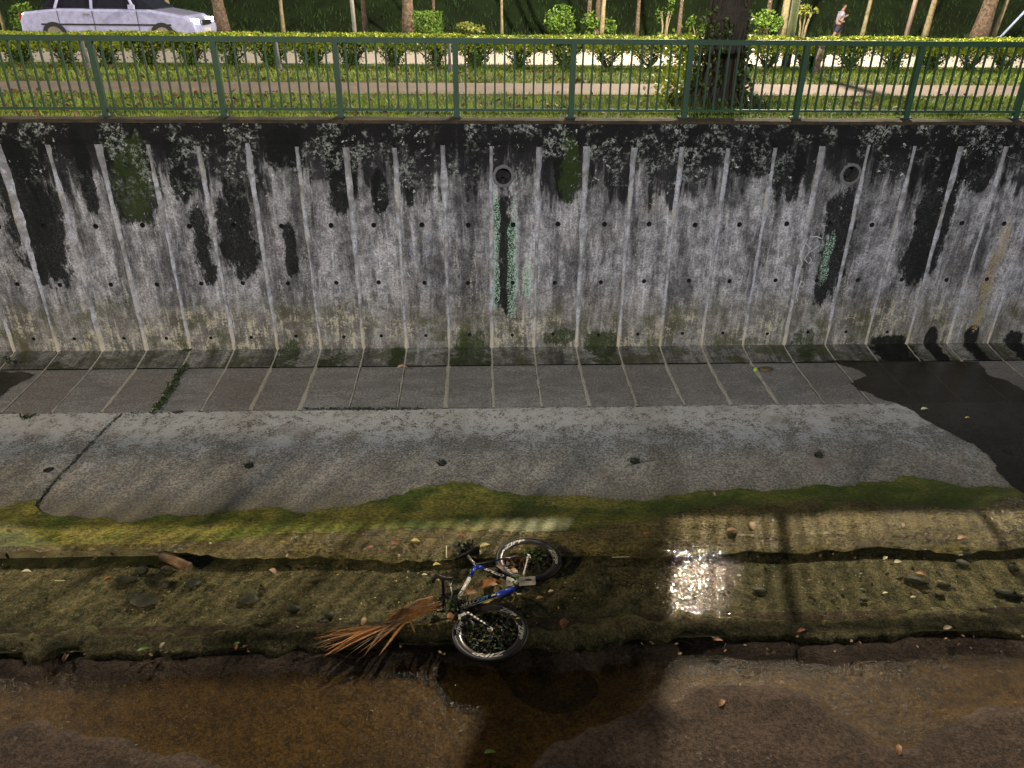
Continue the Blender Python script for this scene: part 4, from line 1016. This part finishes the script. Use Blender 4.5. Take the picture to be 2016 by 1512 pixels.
for k in range(5):
    a = hb+Vector((random.uniform(-.02, .06), random.uniform(-.04, .02), random.uniform(-.1, .14))); mobj('cable', tube([a, a+Vector((.06, -.05, .06)), a+Vector((.10+.02*k, -.08, .0)), K(900+6*k, 1196, -3.27)], .004, 6), M['tyre'], bk, True)
mobj('front_brake', join(box(K(912, 1212, -3.27), (.05, .03, .03), Matrix.Rotation(.6, 3, 'Z')), box(K(905, 1216, -3.27), (.02, .06, .02))), M['chrome'], bk)
# seat post and saddle
sp1 = K(921, 1094, -3.31); mobj('seat_post', tube([seat, sp1], .0135, 10), M['chrome'], bk, True)
V, F = [], []; base = sp1+Vector((.005, .02, 0))
dS = Vector((-.85, -.5, 0)).normalized(); uS = Vector((-.25, .43, 0)).normalized()
for i in range(9):
    t = i/8; wd = .018+.055*(t**2.2); q = sp1+dS*(.13-.26*t)+uS*.02
    for j in range(8): a = 2*PI*j/8; V.append(q+Vector((0,0,1))*math.cos(a)*wd+uS*math.sin(a)*(.014+.006*t))
for i in range(8):
    for j in range(8): F.append((i*8+j, i*8+(j+1) % 8, (i+1)*8+(j+1) % 8, (i+1)*8+j))
F += [tuple(range(7, -1, -1)), tuple(range(64, 72))]; mobj('saddle', (V, F), M['tyre'], bk, True)
# drivetrain
cr = bb+Vector((0,0,.05)); 
mobj('chainring', join(tube([bb+Vector((.085*math.cos(a*PI/20), .085*math.sin(a*PI/20), -.045)) for a in range(40)], .004, 5, closed=True), *[bar(bb+Vector((0,0,-.045)), bb+Vector((.085*math.cos(a*PI*.4), .085*math.sin(a*PI*.4), -.045)), .016, .004) for a in range(5)]), M['chrome'], bk)
pe = K(1040, 1148, -3.24); mobj('crank_arm', bar(cr, pe-Vector((.0,0,.02)), .022, .012), M['chrome'], bk)
pe2 = bb+(bb-pe)*1.; pe2.z = -3.42; mobj('crank_arm', bar(bb-Vector((0,0,.05)), pe2, .022, .012), M['chrome'], bk)
for c_, zz in ((pe, 0), (pe2, 0)):
    for dy in (-.028, .03): mobj('pedal_cage', box(c_+Vector((-.01, dy, .025)), (.15, .020, .035), Matrix.Rotation(.08, 3, 'Z')), M['white'], bk)
    mobj('pedal_axle', box(c_+Vector((0, 0, .02)), (.05, .05, .02)), M['blacksteel'], bk)
chn = []
for s in (1, -1): chn += [bb+Vector((.085*s*.5, .07*s, -.045)).lerp(Vector((0,0,0)), 0), hub+Vector((.03*s, .02*s, -.045))][::s]
mobj('chain', tube(chn, .004, 5, closed=True), M['rust'], bk)
mobj('sprockets', join(*[tube([hub+Vector((0,0,-.04+.004*k)), hub+Vector((0,0,-.038+.004*k))], .05-.006*k, 16) for k in range(5)]), M['rust'], bk)
mobj('derailleur', join(bar(hub+Vector((0,0,-.04)), hub+Vector((-.07,-.05,-.06)), .02, .015), tube([hub+Vector((-.08,-.06,-.065)), hub+Vector((-.08,-.06,-.055))], .024, 12)), M['blacksteel'], bk)

# ------------------------------------------------------------------ leaves, frond, stones
def leaf(px, py, z, size, col, label, ang=None, name='fallen_leaf', asp=.45, tilt=.25, cat='leaf', group=None):
    size *= .82; c = K(px, py, z); a = random.uniform(0, 2*PI) if ang is None else ang; d = Vector((math.cos(a), math.sin(a), random.uniform(-tilt, tilt)*.4)).normalized(); s = Vector((-math.sin(a), math.cos(a), random.uniform(-tilt, tilt))).normalized(); n = d.cross(s)
    V, F = [], []; NS = 8
    for i in range(NS+1):
        t = i/NS; wdt = size*asp*.5*(math.sin(PI*min(1, t**.8))**.8)*(1+random.uniform(-.12, .12)); q = c+d*(t-.5)*size+n*(.12*size*math.sin(t*PI))
        V += [q-s*wdt+n*wdt*.45, q, q+s*wdt+n*wdt*.45]
    for i in range(NS):
        for j in range(2): a0 = i*3+j; F.append((a0, a0+1, a0+4, a0+3))
    if col not in M: pass
    return tag(mobj(name, (V, F), M[col], None, True), label, cat, group)
M['l_orange'] = simple('leaf_orange', (.36, .17, .055), .6, sc=20, col2=(.18, .075, .03)); M['l_yellow'] = simple('leaf_yellow', (.55, .46, .12), .55, sc=20, col2=(.4, .28, .08))
M['l_brown'] = simple('leaf_brown', (.20, .11, .055), .6, sc=20, col2=(.10, .055, .03)); M['l_green'] = simple('leaf_green', (.13, .22, .04), .5, sc=20); M['l_red'] = simple('leaf_red', (.34, .09, .05), .6, sc=20, col2=(.2, .06, .035))
M['l_tan'] = simple('leaf_tan', (.50, .36, .22), .6, sc=20, col2=(.33, .2, .12)); M['l_pale'] = simple('leaf_pale', (.58, .55, .36), .6, sc=20)
M['l_dark'] = simple('leaf_dark', (.02, .026, .016), .5, sc=20, col2=(.035, .04, .022))
zf = ZWAT+.012; zr = -3.43; zlw = ZWL+.01
L_ = [(887,1215,-3.30,.14,'l_orange','upright amber leaf caught under the handlebar left of the front wheel',1.7),(925,1168,-3.40,.20,'l_orange','broad orange leaf lying under the frame beside the white tube',.1),
(965,1152,-3.44,.30,'l_orange','large ochre leaf in the water inside the frame triangle',.2),(962,1185,-3.44,.16,'l_yellow','golden leaf sticking out below the lettered tube',.6),
(985,1120,-3.29,.16,'l_brown','large grey brown leaf stuck to the seat tube near the rear wheel',-.9),(1012,1125,-3.30,.12,'l_tan','folded tan leaf between the seat tube and the crank',-.7),
(955,1075,-3.41,.14,'l_yellow','yellow leaf lying just above the saddle',.3),(935,1082,-3.40,.16,'l_orange','orange brown leaf stuck against the saddle',1.2),(860,1112,zf,.10,'l_yellow','yellow leaf floating above left of the handlebar',.2),
(912,1055,-3.41,.09,'l_red','orange red leaf on the wet apron above the saddle',.8),(728,1078,-3.41,.10,'l_red','dark red leaf near the apron step left of the bicycle',.5),(718,1082,-3.41,.06,'l_green','small green leaf touching the dark red leaf',1.),
(778,1071,-3.41,.11,'l_red','reddish leaf on the wet step between two yellow ones',-.1),(818,1066,-3.41,.13,'l_yellow','pale yellow leaf on the wet step above the handlebar',-.2),(836,1132,zf,.07,'l_pale','small cream leaf floating left of the handlebar',0.),
(716,1224,zf,.13,'l_tan','upright tan leaf in the water above the dried frond',1.4),(1110,1228,-3.44,.17,'l_orange','amber leaf in dark water right of the front wheel',1.4),(1020,1218,-3.335,.055,'l_yellow','round yellow leaf stuck on the front rim',0.),
(537,1126,zf,.15,'l_tan','pale tan leaf left of the dark submerged stones',-.8),(52,1126,zf,.12,'l_pale','cream leaf in the channel near the left edge',0.),(212,1139,zf,.09,'l_orange','small orange leaf beside the dark stones on the left',.6),
(320,1270,-3.44,.09,'l_pale','pale leaf on the silt ridge at the left',1.3),(283,1278,-3.44,.13,'l_green','pale green leaf sprig on the silt ridge at the left',.2),(466,1268,-3.44,.08,'l_green','green leaf on the silt ridge left of the frond',.8),
(466,1275,-3.44,.07,'l_red','pink red leaf just below the green one on the ridge',1.5),(131,1293,zlw+.05,.13,'l_brown','brown leaf standing at the ridge near the left edge',1.5),(1481,1035,-3.40,.16,'l_tan','upright tan leaf on the glittering wet step',1.5),
(1442,1045,-3.40,.16,'l_orange','flat ochre leaf left of the upright tan leaf',0.),(1275,1052,-3.41,.12,'l_orange','slim orange leaf at the step left of the lamp reflection',.1),(1405,972,-3.39,.10,'l_tan','small brown leaf at the upper edge of the algae band',1.6),
(1544,977,-3.39,.09,'l_green','bright green leaf on the algae band right of the brown one',1.9),(1777,1034,-3.40,.09,'l_tan','tan leaf on the wet step at the right',1.2),(1897,1061,-3.41,.16,'l_orange','long orange leaf at the step near the right edge',0.),
(1595,1143,zf,.07,'l_red','small bright red petal in the channel right of the lamp reflection',0.),(1455,1133,zf,.06,'l_pale','pale yellow fleck in the channel below the lamp reflection',0.),(1743,1099,zf,.09,'l_pale','cream leaf in the channel at the right',.5),
(1768,1107,zf,.11,'l_pale','greenish cream leaf beside the cream one at the right',.1),(1815,1131,zf,.14,'l_orange','orange brown leaf resting on a dark stone at the right',-.5),(1743,1168,zf,.07,'l_pale','small square pale leaf in the channel at the right',0.),
(1798,1176,zf,.07,'l_pale','pale leaf right of the small square one',0.),(1578,1242,-3.44,.10,'l_red','orange red leaf on the ridge at the right',.3),(1622,1226,-3.44,.08,'l_yellow','yellow leaf above the ridge at the right',1.),
(1866,1237,-3.44,.12,'l_tan','tan curled leaf on the ridge near the right edge',.2),(1414,1261,-3.46,.11,'l_orange','ochre leaf below the ridge left of the orange red one',-.2),(1421,1384,zlw+.03,.12,'l_orange','amber leaf on the brown silt at the bottom',.8),
(1769,1476,zlw+.03,.13,'l_orange','orange leaf on the dark silt near the bottom right corner',1.1),(965,1482,zlw,.12,'l_green','dull green leaf on the dark water at the bottom',.1),(1012,1280,-3.46,.06,'l_pale','pale fleck beside the front wheel at the ridge',.2),
(1487,728,-3.33,.07,'l_green','x',0.),(1820,806,-3.36,.13,'l_pale','cream crumpled leaf in the dark puddle at the right',0.),(1905,823,-3.36,.09,'l_yellow','yellow green leaf in the dark puddle near the right edge',0.),
(1090,992,-3.39,.07,'l_tan','tiny tan leaf on the algae band above the rear wheel',.9),(920,1025,-3.40,.07,'l_brown','dark red brown leaf on the algae band above the saddle',0.),(858,1142,-3.20,.09,'l_tan','brown leaf hanging on the handlebar',1.5),(1063,1178,zf,.10,'l_tan','small tan leaf in the water right of the pedal',.2),(1085,1164,zf,.07,'l_pale','pale fleck to the right of the pedal',.1)]
for px, py, z, s, c_, lab, a in L_:
    if lab != 'x': leaf(px, py, z, s, c_, lab, a)
# submerged stones and dark leaves
def stone(px, py, z, sx, sy, sz, mat, label, name='stone', cat='stone', ang=0.):
    c = K(px, py, z); bm = bmesh.new(); bmesh.ops.create_icosphere(bm, subdivisions=2, radius=1); rs = random.uniform(0, 50)
    for v in bm.verts: v.co *= 1+.22*fb(v.co.x*1.2+rs, v.co.y*1.2, v.co.z*1.2)
    mt = Matrix.Rotation(ang, 3, 'Z'); V = [c+mt@Vector((v.co.x*sx, v.co.y*sy, v.co.z*sz)) for v in bm.verts]; F = [tuple(v.index for v in f.verts) for f in bm.faces]; bm.free()
    return tag(mobj(name, (V, F), mat, None, False), label, cat)
M['stone'] = simple('dark_stone', (.022, .022, .018), .6, sc=12, bmp=.5, col2=(.04, .038, .028)); M['stonebrown'] = simple('brown_stone', (.10, .07, .04), .6, sc=12, bmp=.5)
ST = [(285,1182,.13,.10,.03,'stone','widest flat dark stone in the cluster left of centre'),(262,1176,.05,.07,.03,'stone','small black stone left of the widest flat one',),(250,1142,.10,.05,.03,'stone','long black stone above the widest flat one'),
(330,1122,.08,.05,.03,'stone','dark stone under the broken branch'),(328,1152,.05,.04,.03,'stone','round black stone topped by a pale leaf'),(380,1148,.08,.06,.03,'stone','dark stone at the right end of the cluster'),(280,1122,.07,.05,.03,'stone','black stone at the top of the cluster'),
(490,1178,.09,.08,.03,'stone','rounded dark green stone in the channel on its own'),(577,1198,.07,.04,.03,'stone','oval dark stone between the round stone and the frond'),(648,1211,.05,.04,.025,'stone','small dark stone above the frond'),(638,1225,.05,.03,.02,'stone','slim dark stone touching the small one above the frond'),
(607,1150,.06,.03,.02,'stonebrown','brown stone right of the pale tan leaf'),(1192,1157,.06,.04,.02,'stone','oval dark stone right of the pedal'),(1495,1162,.07,.035,.02,'stone','thin dark stone in the channel right of the lamp reflection'),
(1805,1143,.12,.05,.03,'stone','long slanting black stone under the orange brown leaf'),(1858,1148,.07,.04,.02,'stonebrown','brown stone right of the long slanting one'),(1985,1168,.14,.05,.03,'stone','long black stone close to the right edge'),(1895,1108,.07,.05,.02,'stone','dark stone above the brown one at the right'),
(1995,1118,.05,.06,.03,'stone','black stone at the right edge of the channel'),(1850,1168,.05,.04,.02,'stonebrown','small brown stone below the other brown one'),(1700,1180,.04,.03,.02,'stone','small dark stone beside the pale leaves at the right')]
for s_ in ST: stone(s_[0], s_[1], ZWAT-.055, s_[2], s_[3], s_[4], M[s_[5]], s_[6], ang=-.35 if s_[0] > 1700 else random.uniform(-.3, .3))
fz = ZA+.03
stone(1509, 727, ZS+.02, .10, .06, .03, M['stonebrown'], 'flat brown stone beside the green ball at the foot of the wall')
stone(1487, 728, ZS+.03, .035, .035, .035, simple('lime_fruit', (.32, .45, .08), .5), 'small lime green round fruit at the foot of the wall', 'fruit', 'fruit')
leaf(792, 724, ZS+.03, .20, 'l_tan', 'large curled pinkish dead leaf at the foot of the wall', .2); leaf(806, 727, ZS+.02, .12, 'l_brown', 'brown dead leaf touching the pinkish one at the foot of the wall', -.4); leaf(1052, 741, ZS+.01, .07, 'l_dark', 'small dark leaf on the floor slabs below the wall', 0.)
# broken branch
bp = [K(318,1096,-3.42), K(340,1104,-3.40), K(372,1118,-3.42)]; br = thing('broken_branch', 'short thick broken brown branch above the dark stones', 'branch', tuple(bp[1]-Vector((0,0,.06))))
mobj('wood', tube(bp, [.03, .045, .05], 10, jit=.12), M['l_brown'], br, True); mobj('cut_end', tube([bp[2], bp[2]+(bp[2]-bp[1]).normalized()*.004], .044, 10), M['l_tan'], br); mobj('twig', tube([bp[0], K(300,1090,-3.41), K(285,1092,-3.43)], [.012, .008, .004], 5), M['l_brown'], br)
stick = tag(mobj('twig', tube([K(879,1075,-3.42), K(879,1098,-3.40)], .006, 5), M['l_pale']), 'thin pale straw lying upright above the saddle', 'twig')
for a_, b_, lab in (((108,1143),(128,1143),'short pale straw floating near the left edge'), ((1205,1097),(1240,1096),'thin straw floating left of the lamp reflection'), ((1232,918),(1290,905),'forked dark twig beside the third drain hole')):
    tag(mobj('twig', tube([K(*a_, -3.36 if a_[1] < 1000 else ZWAT+.006), K(*b_, -3.36 if a_[1] < 1000 else ZWAT+.006)], .004, 5), M['l_pale'] if a_[1] > 1000 else M['l_dark']), lab, 'twig')
# dried palm frond
fr = thing('palm_frond', 'dried orange palm frond fanned out beside the bicycle handlebar', 'palm frond', tuple(K(740, 1235, -3.5)))
r0, r1, r2 = K(866, 1196, -3.36), K(800, 1218, -3.37), K(745, 1240, -3.41)
mobj('stem', tube([r0, r1, r2, K(700, 1252, -3.43)], [.016, .013, .009, .005], 8), M['frond'], fr, True)
def blade(a, b_, wd):
    a, b_ = Vector(a), Vector(b_); V, F = [], []; d = (b_-a); s = d.cross(Vector((0,0,1))).normalized(); n = 6; sag = random.uniform(.0, .04); cv = random.gauss(0, .016); cv2 = random.gauss(0, .006); rl_ = random.uniform(-.6, .6); sv = (s*math.cos(rl_)+Vector((0,0,1))*math.sin(rl_))
    for i in range(n+1):
        t = i/n; w_ = wd*(math.sin(PI*min(1, .12+t*.88))**.7); q = a+d*t+Vector((0,0,sag*math.sin(t*PI)))+s*(cv*math.sin(t*PI)+cv2*math.sin(t*2*PI)); V += [q-sv*w_/2, q+Vector((0,0,w_*.3)), q+sv*w_/2]
    for i in range(n):
        for j in range(2): k = i*3+j; F.append((k, k+1, k+4, k+3))
    mobj('leaflet', (V, F), M['frond'] if random.random() < .75 else M['l_tan'], fr)
tips = [(612,1262),(616,1270),(625,1278),(640,1284),(640,1290),(612,1256),(636,1258),(650,1252),(632,1274),(660,1276),(668,1270),(650,1288)]
for tp in tips:
    for k in range(2): blade(r2.lerp(r1, random.uniform(0, .6)), K(tp[0]+random.uniform(-6, 6), tp[1]+random.uniform(-4, 4), -3.44+random.uniform(0, .03)), random.uniform(.014, .026))
for tp in ((675,1298),(715,1294),(718,1288),(745,1292),(750,1284),(690,1280),(770,1262),(700,1290),(735,1270),(818,1250)):
    blade(r1.lerp(r2, random.uniform(-.5, .8)), K(tp[0], tp[1], -3.45), random.uniform(.014, .028))
for k in range(16):
    st_ = K(862+random.uniform(-4, 6), 1184+random.uniform(0, 24), -3.33+random.uniform(-.03, .02)); e_ = K(random.uniform(750, 800), 1222+random.uniform(-18, 16), -3.40); blade(st_, e_, random.uniform(.014, .03))
blade(K(852, 1176, -3.35), K(752, 1228, -3.42), .07); blade(K(848, 1178, -3.34), K(790, 1205, -3.38), .035)
# leaf litter packed in the wheels and round the frame
def scatter(name, n, c, rx, ry, z, size, mat, label, rmax=1.):
    cs = []
    while len(cs) < n:
        x, y = (random.uniform(-1, 1), random.uniform(-1, 1)) if n > 1000 else (random.gauss(0, .45), random.gauss(0, .45))
        if x*x+y*y < rmax: cs.append((c.x+x*rx, c.y+y*ry, z+random.uniform(-.02, .03)))
    return tag(mobj(name, leafset(cs, size, .45, .8), M[mat]), label, 'leaves', kind='stuff')
scatter('leaf_debris', 1900, cF+Vector((.0,-.01,0)), .235, .235, -3.39, .055, 'l_dark', 'dark wet leaves caught in the front wheel spokes')
scatter('leaf_debris', 60, cF+Vector((.0,-.02,0)), .22, .20, -3.36, .035, 'shrub', 'green leaf scraps caught in the front wheel spokes')
scatter('leaf_debris', 22, cF+Vector((-.03,-.03,0)), .2, .18, -3.35, .04, 'l_orange', 'orange leaf scraps caught in the front wheel spokes')
scatter('leaf_debris', 420, cR+Vector((.08,.02,0)), .16, .18, -3.40, .05, 'l_dark', 'dark wet leaves caught in the rear wheel spokes')
scatter('leaf_debris', 60, cR+Vector((.06,.06,0)), .12, .12, -3.36, .04, 'shrub', 'green leaf scraps in the rear wheel')
scatter('leaf_debris', 40, cR+Vector((-.13,-.08,0)), .14, .12, -3.34, .06, 'l_brown', 'brown leaves packed between the frame and the rear wheel')
scatter('leaf_debris', 140, K(915,1085,-3.4), .14, .16, -3.38, .05, 'l_dark', 'dark leaves and weed around the saddle')
scatter('leaf_debris', 150, K(905,1208,-3.4), .16, .12, -3.33, .05, 'l_dark', 'dark leaves hanging on the fork crown')
scatter('leaf_debris', 30, K(895,1205,-3.4), .14, .10, -3.31, .04, 'shrub', 'green weed hanging on the fork crown')
scatter('leaf_debris', 70, K(1022,1155,-3.4), .10, .10, -3.33, .04, 'shrub', 'green weed wound round the bottom bracket')
# flecks on the channel bed
def flecks(n, x0, y0, x1, y1, z, size, mat, label):
    cs = [tuple(K(random.uniform(x0, x1), random.uniform(y0, y1), z)) for _ in range(n)]
    return tag(mobj('leaf_flecks', leafset(cs, size, .7, 2.5), M[mat], None, False, (0,0,0)), label, 'leaves', kind='stuff')
flecks(150, -100, 1110, 860, 1235, ZB+.055, .014, 'l_tan', 'pale flecks on the channel bed left of the bicycle'); flecks(170, 1080, 1075, 2100, 1225, ZB+.055, .014, 'l_tan', 'pale flecks on the channel bed right of the bicycle')
flecks(120, -100, 1110, 860, 1235, ZB+.05, .04, 'l_dark', 'dark leaf scraps on the channel bed left of the bicycle'); flecks(130, 1080, 1075, 2100, 1225, ZB+.05, .04, 'l_dark', 'dark leaf scraps on the channel bed right of the bicycle')
flecks(60, -100, 1040, 2100, 1100, -3.405, .04, 'l_brown', 'brown leaf scraps washed along the apron step')
flecks(90, -100, 1250, 2100, 1290, -3.445, .035, 'l_brown', 'brown leaf scraps on the silt ridge')
flecks(40, 600, 1080, 1150, 1250, zf, .025, 'l_yellow', 'yellow leaf scraps in the water around the bicycle')
for k in range(46):
    px = random.uniform(0, 2016); py = random.choice((random.uniform(1048, 1075), random.uniform(1250, 1285), random.uniform(1115, 1230)))
    if 600 < px < 1080 and py > 1100: continue
    z_ = -3.405 if py < 1080 else (-3.44 if py > 1240 else ZWAT+.004); c0 = K(px, py, z_); a = random.gauss(0, .5); L_t = random.uniform(.05, .16)
    tw_ = tube([c0, c0+Vector((math.cos(a)*L_t*.5, math.sin(a)*L_t*.5+.01, .006)), c0+Vector((math.cos(a)*L_t, math.sin(a)*L_t, 0))], .0035, 4)
    TW = join(TW, tw_) if k and 'TW' in globals() else tw_
tag(mobj('twig_litter', TW, M['l_dark'], None, False, (0, 0, 0)), 'tiny dark twigs strewn over the step, ridge and channel water', 'twigs', kind='stuff')
# weeds in the cracks
def weeds(pts, n, h, label, z, mat='moss', spread=.03, sz=.035):
    cs = []
    for _ in range(n):
        i = random.randrange(len(pts)-1); p = pts[i].lerp(pts[i+1], random.random()); cs.append((p.x+random.gauss(0, spread), p.y+random.gauss(0, spread), z(p.y)+random.uniform(0, h)))
    return tag(mobj('crack_weeds', leafset(cs, sz, .45, .3), M[mat]), label, 'weeds', kind='stuff')
M['weed'] = leafmat('weed_leaf', (.05, .075, .02), (.022, .032, .01), .5, 9.)
wp = [ap(*q) for q in ((366,722),(352,742),(338,765),(322,790),(306,812))]; weeds(wp, 420, .06, 'low green weeds filling the joint that crosses the floor slabs', apz, 'weed', .03, .045)
weeds([ap(*q) for q in ((236,818),(193,858),(150,905),(95,962),(70,1000))], 260, .015, 'dark moss in the diagonal crack of the apron', apz, 'l_dark', .015, .03)
weeds([ap(*q) for q in ((235,816),(345,814),(360,812))], 90, .03, 'dark moss at the slab edge below the green weeds', apz, 'l_dark', .012, .03)
weeds([ap(*q) for q in ((600,806),(680,806),(730,806),(830,806))], 420, .02, 'dark moss along the slab edge left of the middle', apz, 'l_dark', .016, .035)
weeds([ap(*q) for q in ((42,824),(66,824))], 70, .06, 'small weed tuft at the apron edge near the left side', apz, 'weed', .02, .04)
weeds([Vector((JX[0], YA+.002, 0)), Vector((JX[-1], YA+.002, 0))], 700, .004, 'thin dark moss line between slabs and apron', apz, 'l_dark', .004, .03)
weeds([ap(*q) for q in ((5,705),(20,715),(40,720))], 160, .05, 'dark moss clump at the foot of the wall near the left edge', apz, 'l_dark', .03, .05)
weeds([ony(366, 690, YW-.02), ony(368, 665, YW-.02)], 0+60, .0, 'green weed growing out of the wall joint above the slabs', lambda y: -3.24, 'weed', .02, .04)
for c, lab in zip(dholes[:4], ('first', 'second', 'third', 'fourth')):
    cs = [(c.x+random.gauss(0, .03), c.y+random.gauss(0, .025), apz(c.y)+random.uniform(.005, .04)) for _ in range(60)]
    tag(mobj('moss_tuft', leafset(cs, .03, .5), M['l_dark']), f'dark moss plugging the {lab} apron drain hole from the left', 'moss', kind='stuff')
M['spare'] = None
